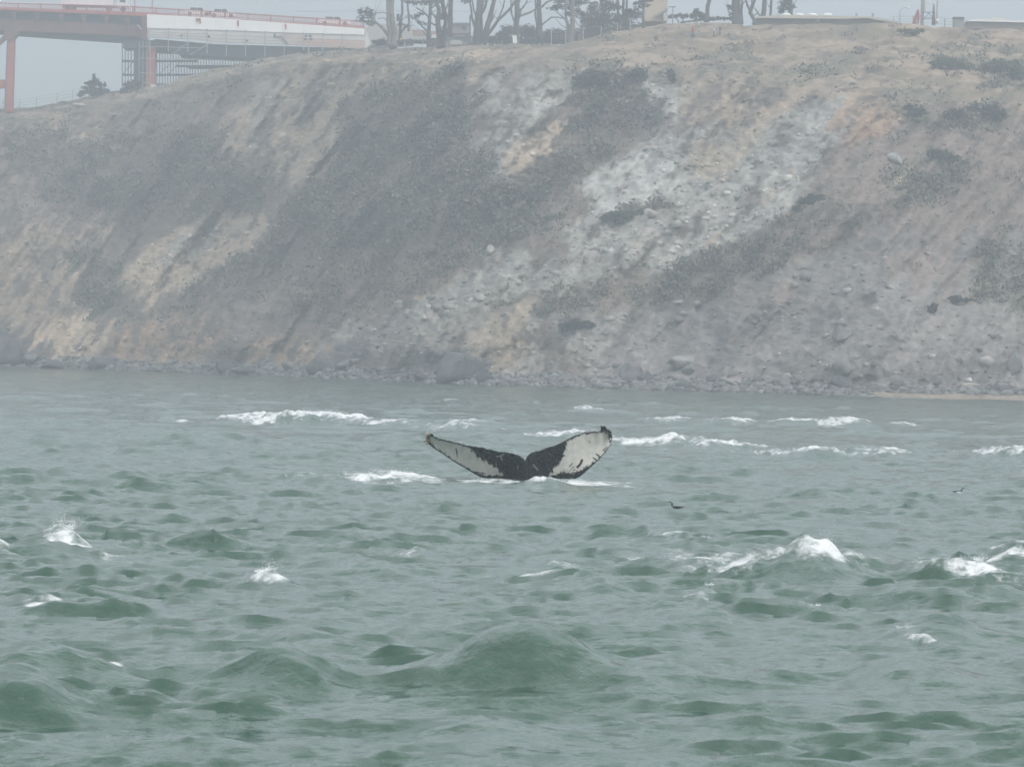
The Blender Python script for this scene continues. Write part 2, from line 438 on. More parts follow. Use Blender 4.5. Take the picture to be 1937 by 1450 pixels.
# thin footpaths and slide tracks
for pth, w in (([(0,240),(100,232),(170,250),(260,290)], 5), ([(545,350),(600,330),(622,300),(615,250)], 4), ([(480,300),(515,220),(545,160)], 4), ([(200,480),(160,460)], 3), ([(265,572),(340,530),(440,470),(500,432)], 5), ([(1500,330),(1410,410),(1330,470)], 4), ([(700,590),(880,540)], 4), ([(1690,360),(1720,320)], 3)):
    for a, b in zip(pth, pth[1:]):
        nx, ny = -(b[1] - a[1]), b[0] - a[0]; L = math.hypot(nx, ny); nx *= w / L; ny *= w / L
        paint([(a[0]-nx,a[1]-ny),(b[0]-nx,b[1]-ny),(b[0]+nx,b[1]+ny),(a[0]+nx,a[1]+ny)], C_TAN * 1.05, .75, .1, 0, .3, 3)
# shore: cobbles, wet band, beach
sh = (1 - ss(16, 30, ridx + 8 * n_mid)); col = col * (1 - .85 * sh[..., None]) + C_SHALE * .6 * .85 * sh[..., None]
VEG *= 1 - sh; STONE = STONE * (1 - sh) + .7 * sh
wet = (1 - ss(7, 13, ridx + 2 * n_mid)) ; col = col * (1 - .8 * wet[..., None]) + C_ROCK * .75 * .8 * wet[..., None]
sand = ss(1600, 1680, PX) * (1 - ss(13, 16, ridx + 2 * n_mid)) * ss(3, 5, ridx); col = col * (1 - sand[..., None]) + C_SAND * sand[..., None]
STONE *= 1 - sand
# grain: strata, pebbles, tufts
col *= (1 + .20 * n_mid + .20 * n_big + .22 * n_str + .22 * n_fine)[..., None]
peb = ss(.28, .5, n_fine + .35 * n_mid) * STONE
col = col * (1 - .45 * peb[..., None]) + np.array([.44, .425, .395]) * .45 * peb[..., None]
drk = ss(.25, .5, -n_fine - .3 * n_mid) * np.clip(STONE * .6 + .25, 0, 1)
col *= (1 - .26 * drk)[..., None]
thin = np.clip(VEG, 0, 1) * ss(.0, .38, fbm(UU / 3.2, VV / 5.5, 53, o=4, gain=.6)) * .62          # dry brush showing through the scrub
col = col * (1 - thin[..., None]) + C_MAUVE * 1.05 * thin[..., None]
gully = np.clip(VEG, 0, 1) * ss(.1, .4, fbm(UU / 2.4, VV / 4.0, 59, o=4, gain=.6)) * .5
col = col * (1 - gully[..., None]) + np.array([.075, .088, .062]) * gully[..., None]
plat = ss(286, 320, ridx + 14 * n_big)                                            # grazed turf in level bands on the plateau
nh = fbm(XM / 3.4, ZM / .55, 77, o=4, gain=.6); nh2 = fbm(XM / 9, ZM / 1.6, 83, o=4, gain=.55)
col *= ((1 - .17 * plat) * (1 + .34 * plat * nh))[..., None]
gm = (plat * ss(.02, .3, nh2 + .4 * nh) * .62)[..., None]; col = col * (1 - gm) + np.array([.115, .115, .088]) * gm
lm = (plat * ss(.05, .35, -nh2 + .6 * nh) * .5)[..., None]; col = col * (1 - lm) + np.array([.29, .25, .20]) * lm
VEG = np.maximum(VEG, .55 * gm[..., 0])
vg = np.clip(VEG, 0, 1)[..., None]
col = np.clip(col * (np.array([1.10, 1.03, .985]) * (1 - vg) + np.array([1.62, 1.45, 1.32]) * vg), .02, .75)
idx = np.arange(nr * nc).reshape(nr, nc)
tf = np.stack([idx[:-1, :-1], idx[:-1, 1:], idx[1:, 1:], idx[1:, :-1]], -1).reshape(-1, 4)
terr = link_mesh('headland', TP.reshape(-1, 3), tf, attr_mat('cliff_ground', 'cover', .95, .24, 1.8, .4, .2), None, True, None, 'structure')
set_color(terr, 'cover', col.reshape(-1, 3))
del wx, wy, WX, WY

# ------------------------------------------------------------------ THE SEA
wr = np.random.default_rng(21)
NW = 64
lam = np.exp(wr.uniform(np.log(0.7), np.log(8.0), NW))
ang = math.radians(-98) + wr.normal(0, .50, NW)          # travel direction (towards the boat)
kk = 2 * np.pi / lam
amp = 0.0046 * lam ** 0.40 * wr.uniform(.6, 1.4, NW)
ph = wr.uniform(0, 2 * np.pi, NW)
def line_wave(px0, py0, px1, py1, h, lf, lb, foam=0.0, ff=.6, fb=1.0, rise=0.0, seed=0):
    """a crest whose foot runs between two photograph pixels; crests lie nearly square to the view"""
    a = on_water(np.array(float(px0)), np.array(float(py0))); b = on_water(np.array(float(px1)), np.array(float(py1)))
    m = on_water(np.array((px0 + px1) / 2.0), np.array((py0 + py1) / 2.0)); d = m[1]
    sl = float(np.clip((b[1] - a[1]) / (b[0] - a[0]), -.30, .30)); hx = .5 * (px1 - px0) * d / FPX
    a = m - np.array([hx, hx * sl, 0]); b = m + np.array([hx, hx * sl, 0])
    return dict(a=a, b=b, A=h * d / FPX, lf=lf, lb=lb, foam=foam, ff=ff, fb=fb, rise=rise, seed=seed)
WAVES = [
    # plain green seas near the boat
    line_wave(560,1292,1500,1298,42,.7,1.2,seed=1), line_wave(760,1298,1210,1302,74,.55,.9,seed=2), line_wave(300,1288,720,1298,76,.6,1.0,seed=3),
    line_wave(-150,1352,210,1360,78,.7,1.2,seed=4), line_wave(-200,1284,330,1294,58,.8,1.4,seed=5), line_wave(1540,1300,1960,1310,48,.8,1.6,seed=6),
    line_wave(1180,1300,1480,1300,34,.7,1.2,seed=7), line_wave(360,1225,720,1205,36,.9,1.4,seed=8), line_wave(760,1400,1120,1395,26,.7,1.2,seed=9),
    line_wave(1100,1180,1420,1172,30,1.1,1.6,seed=10), line_wave(1560,1150,2060,1140,36,1.3,2.0,seed=11), line_wave(1280,1390,1500,1370,22,.7,1.2,seed=12),
    line_wave(1640,1205,1900,1215,30,1.0,1.5,seed=13), line_wave(1460,942,1600,940,12,2,3,seed=14), line_wave(-60,1060,260,1052,22,1.6,2.4,seed=15),
    line_wave(1000,1120,1240,1124,24,1.4,2,seed=16), line_wave(560,1085,820,1080,20,1.4,2,seed=17), line_wave(1320,1112,1720,1120,28,1.4,2.2,seed=18),
    line_wave(-80,800,220,800,14,3,4,seed=19), line_wave(150,830,520,828,14,3,4,seed=20), line_wave(850,935,1080,938,10,2,3,seed=21),
    line_wave(1330,900,1480,900,13,2.4,3,seed=22), line_wave(640,835,860,832,12,3,4,seed=23),
    # white horses
    line_wave(440,801,715,806,23,2.6,5,1.5,2.6,11,rise=.8,seed=131), line_wave(395,795,580,799,9,3,5,1.15,3,14,seed=132), line_wave(690,812,820,810,15,2.6,4,0.95,2.5,5,seed=32),
    line_wave(800,822,960,815,18,2.6,4,0.9,2.0,4,seed=33), line_wave(870,803,945,801,7,2,3,1.1,1.5,3,seed=34), line_wave(835,762,880,762,6,3,4,.85,2,4,seed=35),
    line_wave(1075,778,1150,780,8,3,4,1.2,2,5,seed=36), line_wave(1010,833,1160,835,22,2.6,4,1.0,2.5,6,seed=37), line_wave(1150,842,1300,843,15,2.5,4,1.2,2.8,6,seed=38),
    line_wave(1205,799,1460,801,9,3,4,1.2,2,5,seed=39), line_wave(1440,801,1560,804,10,3,4,1.25,2,6,seed=40), line_wave(1550,810,1665,806,15,3,5,1.25,2,6,seed=41),
    line_wave(1640,806,1740,812,8,3,4,1.1,1.5,4,seed=42), line_wave(1320,858,1450,846,17,2.4,4,1.15,2,5,seed=43), line_wave(1440,868,1560,862,22,2.4,4,1.0,2,4,seed=44),
    line_wave(1550,862,1700,862,15,2.4,4,1.05,2,4,seed=45), line_wave(1880,868,1990,868,20,2.4,4,1.15,2.4,5,seed=46), line_wave(1830,810,1900,812,5,3,4,.8,2,3,seed=47),
    line_wave(500,912,640,912,14,2,3,.62,1.6,3,seed=48), line_wave(620,916,860,916,17,2.0,3,1.15,2.4,5,seed=49), line_wave(850,917,1010,920,4,1.4,2,.85,1.2,1.6,seed=86), line_wave(985,921,1150,928,6,1.6,2,1.15,1.8,2.4,seed=50),
    line_wave(1100,924,1210,926,4,1.4,2,.75,1.5,2,seed=51), line_wave(80,1040,175,1040,22,1.1,1.6,1.2,1.1,1.6,seed=52), line_wave(470,1122,545,1108,22,.9,1.3,1.15,1.1,.9,seed=53),
    line_wave(1300,1098,1610,1102,44,1.1,2.0,1.0,1.1,3.0,rise=1.1,seed=54), line_wave(1180,1072,1560,1076,16,1.2,1.8,.78,1.2,2.5,seed=94), line_wave(1500,1078,1660,1084,26,1.2,2,.8,1.1,1.8,seed=55), line_wave(1640,1096,1900,1100,38,1.1,2.0,1.1,1.1,2.8,rise=1.0,seed=56), line_wave(1870,1070,2010,1075,26,1.2,2,1.05,1.1,2.5,seed=95),
    line_wave(1820,1106,1960,1106,18,1.2,1.8,1.25,1.3,1.2,seed=57), line_wave(980,1110,1150,1108,14,1.2,1.8,.8,1.2,1.4,seed=58), line_wave(1220,1085,1330,1095,16,1.3,1.8,.8,1.4,1.6,seed=59),
    line_wave(50,1158,140,1156,14,.9,1.3,.85,.8,.9,seed=60), line_wave(1310,1130,1365,1132,12,.8,1.2,.95,.7,.8,seed=61), line_wave(1510,1150,1560,1150,10,.7,1,.95,.7,.7,seed=62),
    line_wave(1690,1214,1740,1214,16,.7,1,1.05,.7,.8,seed=63), line_wave(180,1280,230,1282,12,.5,.8,.9,.5,.6,seed=64), line_wave(-40,1058,25,1058,12,1,1.4,1.0,1,1,seed=65), line_wave(1000,1086,1120,1084,12,1.2,1.6,.85,1.2,1.4,seed=89), line_wave(1240,1070,1330,1072,10,1.1,1.5,.7,1.1,1.3,seed=90),
    line_wave(1860,1050,2000,1056,16,1.3,2,1.0,1.4,1.6,seed=66), line_wave(740,1060,840,1058,14,1.4,2,.6,1.2,1.6,seed=67), line_wave(1290,1030,1350,1030,12,1.4,2,.7,1.2,1.5,seed=68),
    line_wave(300,798,350,797,6,3,4,.8,2,3,seed=69), line_wave(150,1058,330,1060,6,1.2,1.6,.6,1.2,1.4,seed=70),
    # wash along the rocks
    line_wave(95,699,225,702,2,4,5,.95,3,9,seed=80), line_wave(420,712,470,714,2,4,5,.85,3,8,seed=81), line_wave(1660,753,1790,757,2,4,5,.85,3,6,seed=82), line_wave(1290,743,1420,746,2,4,5,.7,3,6,seed=83),
    line_wave(720,725,760,727,2,4,5,.8,3,6,seed=84), line_wave(1110,737,1150,738,2,4,5,.8,3,6,seed=85),
]
def sea(X, Y, near=True):
    d = np.maximum(Y, 12.0)
    env = 1.0 - .12 * ss(190, 330, d)
    grp = .75 + .5 * (fbm(X / 14, Y / 22, .5, o=2) + .5)
    pat = np.clip(1.0 + 1.5 * fbm(X / 4.5, Y / 8, 2.5, o=3), .3, 1.6)
    Z = np.zeros_like(X); DX = np.zeros_like(X); DY = np.zeros_like(X)
    dres = np.where(d < 144, .003, .005) * d
    for i in range(NW):
        a = amp[i] * ss(1.7, 3.4, lam[i] / dres) * (pat if lam[i] < 2.2 else 1.0)
        cx, cy = math.cos(ang[i]), math.sin(ang[i])
        t = kk[i] * (X * cx + Y * cy) + ph[i]
        s_, c_ = np.sin(t), np.cos(t)
        Z += a * c_; DX -= .7 * a * s_ * cx; DY -= .7 * a * s_ * cy
    Z *= env * grp; DX *= env * grp; DY *= env * grp
    # short steep wavelets: flat water between, sharp fronts leaning towards the boat
    crest = np.zeros_like(X)
    for j, (s_, w_) in enumerate(((2.6, .20), (1.3, .62), (.75, 1.6), (.45, 2.9), (.27, 3.4))):
        lod = ss(.4, 1.0, .6 * s_ / dres)
        th = math.radians((7, 3, 10, -4, 6)[j]); xr = X * math.cos(th) + Y * math.sin(th); yr = Y * math.cos(th) - X * math.sin(th)
        wq = .28 * s_ * pn(X / (1.3 * s_), Y / s_, 5.5 + j)
        n_ = fbm(xr / (2.7 * s_) + 31.7 * j, (yr + wq) / (.68 * s_) + 11.1 * j, .37 + j, o=3, gain=.42)
        rg = 1 - np.abs(fbm(xr / (3.2 * s_) + 7.7 * j, (yr + wq) / (.8 * s_) + 3.1 * j, 8.37 + j, o=2)) * 2.2
        b_ = np.clip(n_ - .02, 0, None) ** 1.08 * (.45 + .75 * np.clip(rg, 0, 1) ** 1.5) * s_ * lod * (.55 + .45 * pat) * w_
        b_ = b_ * env * (.62 + .38 * ss(32, 62, d)) * (1 + (5.0 if s_ > 2 else 2.2 if s_ > 1 else 1.0) * ss(95, 250, d))
        Z += .095 * b_; DY -= .085 * b_
    foam = np.zeros_like(X)
    for w in WAVES:
        a, b = w['a'], w['b']
        ab = (b - a)[:2]; L = float(np.hypot(*ab)); u = ab / L; nrm = np.array([u[1], -u[0]])   # towards the boat
        if nrm[1] > 0: nrm = -nrm
        R = max(L * .8, 6 * max(w['lf'], w['lb'], w['fb']) )
        cx, cy = (a[0] + b[0]) / 2, (a[1] + b[1]) / 2
        sel = (np.abs(X - cx) < R) & (np.abs(Y - cy) < R + L)
        if not sel.any(): continue
        x = X[sel] - a[0]; y = Y[sel] - a[1]
        t = (x * u[0] + y * u[1]) / L
        wob = w['lf'] * (1.1 * fbm(t * L / 2.6, w['seed'] * 3.7, 1.3, o=3))
        s = x * nrm[0] + y * nrm[1] + wob
        tap = np.exp(-np.abs((t - .5) / .40) ** 2.6) if w['foam'] > 0 else np.exp(-np.abs((t - .5) / .29) ** 2.0)
        hv = (1 + w['rise'] * (np.clip(t, 0, 1) - .5)) * (1 + .4 * fbm(t * L / 1.5, w['seed'] * 1.9, 8.1, o=3))
        prof = np.exp(-np.abs(s / np.where(s > 0, w['lf'], w['lb'])) ** 1.7)
        rip = 1 + .10 * fbm(x / .7, y / .9, w['seed'], o=3)
        Z[sel] += w['A'] * tap * hv * prof * rip - .12 * w['A'] * tap * np.exp(-((s - 2.2 * w['lf']) / w['lf']) ** 2)
        if w['foam'] > 0:
            end = ss(-.02, .12, t) * (1 - ss(.86, 1.02, t))
            patch = 1 + .7 * fbm(t * L / 1.7, s / 1.2, w['seed'] * 2.3, o=3)
            fp = np.where(s > 0, np.exp(-(s / (.9 * w['ff'])) ** 2), np.exp(-np.abs(s / w['fb']) ** 1.3))
            strk = .25 * fbm(t * L / .35, s / 1.6, w['seed'] * 1.1, o=3)
            Z[sel] += end * fp * w['A'] * .35 * fbm(t * L / .55, s / .8, w['seed'] * 4.1, o=3)
            foam[sel] = np.maximum(foam[sel], w['foam'] * end * fp * patch * hv ** .5 + strk * fp * end)
    wkx, wky = on_water(np.array(985), np.array(914))[:2]                 # slick smoothed by the whale
    sl_ = 1 - .75 * np.exp(-(((X - wkx) / 3.2) ** 2 + ((Y - wky + 1.5) / 5.0) ** 2))
    Z *= sl_; DX *= sl_; DY *= sl_; Z += .115 * (1 - sl_)
    # swell running up over the flukes' stock
    wx_, wy_ = on_water(np.array(1030), np.array(925))[:2]
    g = np.exp(-(((X - wx_) / .45) ** 2 + ((Y - wy_) / .6) ** 2) ** 1.3); Z += .22 * g * (1 + .5 * fbm(X / .25, Y / .3, 3.3, o=3)); foam = np.maximum(foam, 1.25 * g)
    return DX, DY, Z, foam
rowsd = np.concatenate([25.0 * 1.003 ** np.arange(0, 585), 144.0 * 1.005 ** np.arange(0, 226)])
rowsd = np.concatenate([[-80, -30, 0, 10, 18], rowsd, [470, 540, 640]])
qf = np.concatenate([np.linspace(-4, -1, 26)[:-1], np.linspace(-1, 1, 820), np.linspace(1, 4, 26)[1:]])
WYg, WQ = np.meshgrid(rowsd, qf, indexing='ij')
WXg = WQ * (.128 * np.maximum(WYg, 16) + 4.5)            # the finely meshed lane is wider than the view on both sides
WXg[:, 0] = -420; WXg[:, -1] = 420
DX, DY, WZ, foam = sea(WXg, WYg)
PW = np.stack([WXg + DX, WYg + DY, WZ], -1)
wnr, wnc = WXg.shape
widx = np.arange(wnr * wnc).reshape(wnr, wnc)
wf = np.stack([widx[:-1, :-1], widx[:-1, 1:], widx[1:, 1:], widx[1:, :-1]], -1).reshape(-1, 4)
def water_mat():
    m = bpy.data.materials.new('sea_water')
    n, l, b = nodes_of(m)
    tc = n.new('ShaderNodeTexCoord')
    def noise(scale, det, rough=.55, sx=1, sy_=1):
        mp = n.new('ShaderNodeMapping'); mp.inputs['Scale'].default_value = (sx, sy_, 1)
        l.new(tc.outputs['Object'], mp.inputs['Vector'])
        z = n.new('ShaderNodeTexNoise'); z.inputs['Scale'].default_value = scale; z.inputs['Detail'].default_value = det; z.inputs['Roughness'].default_value = rough
        l.new(mp.outputs[0], z.inputs['Vector']); return z
    n1 = noise(2.0, 6, .62, .8, .8); n2 = noise(5.5, 4, .6, 1, .7)
    b1 = n.new('ShaderNodeBump'); b1.inputs['Strength'].default_value = 1.0; b1.inputs['Distance'].default_value = .07
    b2 = n.new('ShaderNodeBump'); b2.inputs['Strength'].default_value = 1.0; b2.inputs['Distance'].default_value = .016
    l.new(n1.outputs['Fac'], b1.inputs['Height']); l.new(n2.outputs['Fac'], b2.inputs['Height']); l.new(b1.outputs['Normal'], b2.inputs['Normal'])
    l.new(b2.outputs['Normal'], b.inputs['Normal'])
    # small wind ripples as slopes, so that they also tilt the far water
    n3 = noise(4.2, 3, .6, .8, 1.0)
    geo = n.new('ShaderNodeNewGeometry')
    def vm(op, a_, b_):
        q = n.new('ShaderNodeVectorMath'); q.operation = op
        for i, v_ in enumerate((a_, b_)):
            if v_ is None: continue
            if isinstance(v_, tuple): q.inputs[i].default_value = v_
            else: l.new(v_, q.inputs[i])
        return q.outputs[0]
    rp_ = vm('MULTIPLY', vm('SUBTRACT', n3.outputs['Color'], (.5, .5, .5)), (.85, 1.05, 0))
    l.new(vm('NORMALIZE', vm('ADD', geo.outputs['Normal'], rp_), None), b1.inputs['Normal'])
    b.inputs['Base Color'].default_value = (.024, .067, .045, 1)
    b.inputs['Roughness'].default_value = .10
    b.inputs['IOR'].default_value = 1.42
    b.inputs['Specular IOR Level'].default_value = .5
    # foam
    fa = n.new('ShaderNodeAttribute'); fa.attribute_name = 'foam'
    nf = noise(3.2, 6, .68, 1, .8)
    def math_(op, a, c):
        q = n.new('ShaderNodeMath'); q.operation = op
        for i, v in enumerate((a, c)):
            if hasattr(v, 'default_value') or hasattr(v, 'links'): l.new(v, q.inputs[i])
            else: q.inputs[i].default_value = v
        return q.outputs[0]
    k = math_('MULTIPLY', math_('SUBTRACT', nf.outputs['Fac'], .5), 2.7)
    k = math_('ADD', k, fa.outputs['Fac'])
    mr = n.new('ShaderNodeMapRange'); mr.interpolation_type = 'SMOOTHSTEP'
    mr.inputs['From Min'].default_value = .56; mr.inputs['From Max'].default_value = 1.5
    l.new(k, mr.inputs['Value'])
    fm = math_('MULTIPLY', mr.outputs['Result'], math_('MINIMUM', math_('MULTIPLY', fa.outputs['Fac'], 5.0), 1.0))
    fb = n.new('ShaderNodeBsdfPrincipled')
    fb.inputs['Base Color'].default_value = (.64, .655, .655, 1); fb.inputs['Roughness'].default_value = .8
    b3 = n.new('ShaderNodeBump'); b3.inputs['Strength'].default_value = .8; b3.inputs['Distance'].default_value = .15
    l.new(nf.outputs['Fac'], b3.inputs['Height']); l.new(b3.outputs['Normal'], fb.inputs['Normal'])
    ms = n.new('ShaderNodeMixShader')
    l.new(fm, ms.inputs[0]); l.new(b.outputs[0], ms.inputs[1]); l.new(fb.outputs[0], ms.inputs[2])
    l.new(ms.outputs[0], n['Material Output'].inputs['Surface'])
    return m
water = link_mesh('sea_water', PW.reshape(-1, 3), wf, water_mat(), None, True, None, 'structure')
set_float(water, 'foam', foam.ravel())
def sea_z(x, y):
    a = np.array([float(x)]); b = np.array([float(y)])
    return float(sea(a, b)[2][0])

# ------------------------------------------------------------------ HAZE
hz = bpy.data.materials.new('haze_air')
hz.use_nodes = True
hn, hl = hz.node_tree.nodes, hz.node_tree.links
hn.remove(hn['Principled BSDF'])
pv = hn.new('ShaderNodeVolumePrincipled')
pv.inputs['Color'].default_value = (.645, .685, .725, 1)
pv.inputs['Density'].default_value = .0016
pv.inputs['Anisotropy'].default_value = 0.6
hl.new(pv.outputs[0], hn['Material Output'].inputs['Volume'])
MB().box((-900, -120, -8), (900, 960, 80)).obj('haze', hz, None, False, None, 'stuff')
# ------------------------------------------------------------------ common materials
m_red = mat('orange_red_steel', (.40, .105, .075), .55, .18, .6)
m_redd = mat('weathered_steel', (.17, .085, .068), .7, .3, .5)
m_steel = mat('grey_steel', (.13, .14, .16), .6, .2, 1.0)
m_dark = mat('dark_steel_and_shade', (.055, .065, .085), .8, .2, 1.0)  # dark steel, also the painted shade of the recess under the deck
m_tarp = mat('white_tarpaulin', (.94, .93, .90), .6, .04, .8, .25, .3, 0, .1)
m_cream = mat('cream_sheeting', (.74, .71, .65), .6, .06, .9, .2, .3, 0, .1)
m_peach = mat('peach_sheeting', (.72, .50, .38), .65, .12, .5, .2, .3, 0, .1)
m_galv = mat('galvanised_tube', (.42, .44, .46), .45, .1, 3, 0, .4, .4)
m_plank = mat('scaffold_plank', (.09, .09, .10), .8, .2, 2)
m_conc = mat('concrete', (.46, .44, .41), .85, .12, .8, .2)
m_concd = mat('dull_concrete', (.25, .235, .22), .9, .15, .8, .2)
m_tanwall = mat('tan_stucco', (.50, .41, .31), .9, .08, .6)
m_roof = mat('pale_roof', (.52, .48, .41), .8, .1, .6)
m_white = mat('white_paint', (.80, .80, .79), .5, .04, 1)
m_black = mat('black_rubber_and_holes', (.02, .02, .022), .8, .2, 2)  # rubber, also the dark painted in for holes in the sheeting
m_glass = mat('dark_glass', (.03, .04, .05), .15, .1, 1, 0, .5)
m_bark = mat('grey_bark', (.092, .086, .083), .95, .3, 3.5, .5, .1, 0, .1)
m_barkl = mat('pale_bark', (.21, .195, .17), .95, .25, 3.5, .5, .1, 0, .1)
m_leaf = attr_mat('leaf_green', 'cover', .85, .25, 2, 0)
m_rock = attr_mat('boulder_stone', 'cover', .9, .35, 1.3, .6, .2)
m_skin = mat('skin', (.42, .27, .20), .6, .05, 4)
m_hair = mat('dark_hair', (.03, .025, .02), .7, .2, 4)
m_redcloth = mat('red_cloth', (.50, .045, .045), .85, .1, 4)
m_bluecloth = mat('pale_blue_cloth', (.38, .50, .58), .85, .1, 4)
m_browncloth = mat('brown_cloth', (.12, .085, .065), .85, .1, 4)
m_navy = mat('dark_trousers', (.07, .075, .09), .85, .1, 4)
m_yellow = mat('yellow_vest', (.55, .56, .05), .8, .1, 4)
m_wire = mat('fence_wire', (.20, .20, .20), .6, .1, 3)
m_wood = mat('weathered_wood', (.34, .31, .27), .9, .2, 2)

# ------------------------------------------------------------------ THE WHALE
def whale():
    D = float(on_water(np.array(985), np.array(914))[1])
    def z(x, y): return (780 + x / 4.612, 780 + y / 4.612)
    trail = [(118,222),(128,200),(150,192),(175,186),(188,204),(232,226),(285,238),(330,248),(380,262),(430,270),(470,286),(500,288),(550,298),(600,303),(650,318),(700,326),(750,342),(800,343),(840,350),(870,354),(905,364),(935,376),(960,394),(975,410),(983,420),(990,404),(1000,384),(1020,362),(1050,344),(1075,338),(1100,335),(1150,316),(1200,298),(1250,284),(1300,262),(1350,234),(1390,214),(1430,194),(1465,186),(1500,171),(1540,172),(1580,163),(1612,168),(1642,160),(1646,112),(1662,126),(1678,118),(1698,142),(1722,150),(1730,176),(1744,205)]
    lead = [(118,224),(122,246),(135,268),(165,296),(200,322),(250,352),(300,386),(350,420),(400,452),(440,474),(480,497),(520,522),(560,546),(600,566),(660,574),(740,572),(800,576),(850,592),(880,640),(895,700),(930,760),(985,780),(1040,760),(1080,700),(1110,640),(1150,600),(1200,582),(1250,578),(1300,577),(1340,579),(1380,580),(1420,578),(1460,560),(1500,528),(1540,491),(1580,455),(1620,420),(1660,376),(1690,340),(1712,310),(1730,280),(1738,245),(1745,208)]
    NU, NVv = 330, 70
    def resample(pts, n, xs):
        p = np.array(pts, float)
        return np.interp(xs, p[:, 0], p[:, 1])
    # parametrise both rims by horizontal station so that chords run from rim to rim
    st = np.linspace(0, 1, NU)
    def along(pts):
        p = np.array(pts, float); d = np.concatenate([[0], np.cumsum(np.hypot(*np.diff(p, axis=0).T))]);
        return p, d / d[-1]
    pt, dt = along(trail); pl, dl = along(lead)
    # match the stations: notch against stock bottom
    kt = dt[24]; kl = dl[21]
    tt = np.where(st < .5, st / .5 * kt, kt + (st - .5) / .5 * (1 - kt))
    tl = np.where(st < .5, st / .5 * kl, kl + (st - .5) / .5 * (1 - kl))
    T = np.stack([np.interp(tt, dt, pt[:, 0]), np.interp(tt, dt, pt[:, 1])], -1)
    L = np.stack([np.interp(tl, dl, pl[:, 0]), np.interp(tl, dl, pl[:, 1])], -1)
    v = np.linspace(0, 1, NVv)
    G = T[:, None] * (1 - v[None, :, None]) + L[:, None] * v[None, :, None]
    # small nicks along the trailing rim
    G[..., 1] += (10 * fbm(G[..., 0] / 13, 0, 2, o=4, gain=.65) * (1 - v[None]) ** 6)
    px, py = z(G[..., 0], G[..., 1])
    span = np.abs(st - .5) * 2
    sp2 = np.clip(np.abs(px - 982) / 176, 0, 1.05)
    chord = np.hypot(*(T - L).T) / 4.612 / FPX * D
    kz = np.hanning(31); kz /= kz.sum(); chord_s = np.convolve(np.pad(chord, 15, mode='edge'), kz, mode='valid')
    prof = np.sqrt(np.clip(v * (1 - v) * 4, 0, 1)) ** .9 * (0.55 + .75 * v)
    thick = (0.10 * chord_s[:, None] + .30 * np.exp(-(span[:, None] / .16) ** 2) * ss(.3, 1, v)[None]) * prof[None]
    thick = np.maximum(thick, .004)
    curve = D + .55 * sp2 ** 2 - .35 * (1 - v)[None] * (1 - .6 * sp2) + .25 * (v - .5)[None] + .10 * np.sin(np.pi * np.clip(v, 0, 1))[None] * sp2
    front = at(px, py, curve - thick * .5); back = at(px, py, curve + thick * .5)
    n1 = NU * NVv
    ix = np.arange(n1).reshape(NU, NVv)
    q1 = np.stack([ix[:-1, :-1], ix[:-1, 1:], ix[1:, 1:], ix[1:, :-1]], -1).reshape(-1, 4)
    q2 = q1[:, ::-1] + n1
    rim = np.concatenate([ix[:, 0], ix[-1, 1:], ix[-2::-1, -1], ix[0, -2:0:-1]])
    q3 = np.stack([rim, np.roll(rim, -1), np.roll(rim, -1) + n1, rim + n1], -1)
    P = np.concatenate([front.reshape(-1, 3), back.reshape(-1, 3)])
    # markings
    gx, gy = G[..., 0], G[..., 1]
    wx = gx + 26 * fbm(gx / 34, gy / 34, 3, o=4, gain=.65); wy = gy + 20 * fbm(gx / 30, gy / 30, 8, o=4, gain=.65)
    def pol(pts, soft=7):
        ins = np.zeros(wx.shape, bool); dm = np.full(wx.shape, 1e9)
        for i in range(len(pts)):
            (x0, y0), (x1, y1) = pts[i], pts[(i + 1) % len(pts)]
            if y0 != y1: ins ^= ((y0 > wy) != (y1 > wy)) & (wx < (x1 - x0) * (wy - y0) / (y1 - y0) + x0)
            dx, dy = x1 - x0, y1 - y0
            t = np.clip(((wx - x0) * dx + (wy - y0) * dy) / (dx * dx + dy * dy), 0, 1)
            dm = np.minimum(dm, np.hypot(wx - x0 - t * dx, wy - y0 - t * dy))
        return ss(-soft, soft, np.where(ins, dm, -dm))
    w = pol([(146,216),(180,212),(235,238),(330,256),(430,278),(478,302),(540,350),(590,405),(650,432),(720,480),(790,532),(796,556),(740,552),(650,552),(575,528),(500,494),(400,440),(300,372),(205,308),(150,250)])
    w = np.maximum(w, pol([(1352,250),(1430,212),(1500,188),(1600,176),(1700,176),(1738,215),(1722,290),(1685,335),(1620,400),(1545,462),(1470,500),(1400,530),(1330,510),(1262,535),(1192,552),(1235,500),(1285,440),(1318,385),(1338,320)]))
    spk = fbm(gx / 11, gy / 11, 5, o=3)
    w *= 1 - .9 * ss(.18, .4, spk + .7 * pol([(1400,470),(1560,450),(1500,540),(1400,580),(1200,580),(1210,540)]) - .62)
    rimd = np.minimum(v, 1 - v)[None] * chord[:, None] * np.ones_like(w)
    w *= ss(.012, .045, rimd + .012 * spk)
    def stroke(pts, wd, val, cur):
        m = np.zeros_like(gx)
        for (x0, y0), (x1, y1) in zip(pts, pts[1:]):
            dx, dy = x1 - x0, y1 - y0
            t = np.clip(((gx - x0) * dx + (gy - y0) * dy) / (dx * dx + dy * dy), 0, 1)
            m = np.maximum(m, 1 - ss(wd * .5, wd, np.hypot(gx - x0 - t * dx, gy - y0 - t * dy)))
        return cur * (1 - m) + val * m
    for pts, wd in (([(382,315),(388,350),(392,388)], 6), ([(1605,362),(1640,390)], 8), ([(1580,395),(1615,420)], 8), ([(1480,415),(1465,450),(1440,475)], 14), ([(1395,445),(1370,470)], 6), ([(1660,330),(1700,300)], 5), ([(560,545),(480,497)], 10), ([(1540,250),(1552,262)], 4)):
        w = stroke(pts, wd, 0.0, w)
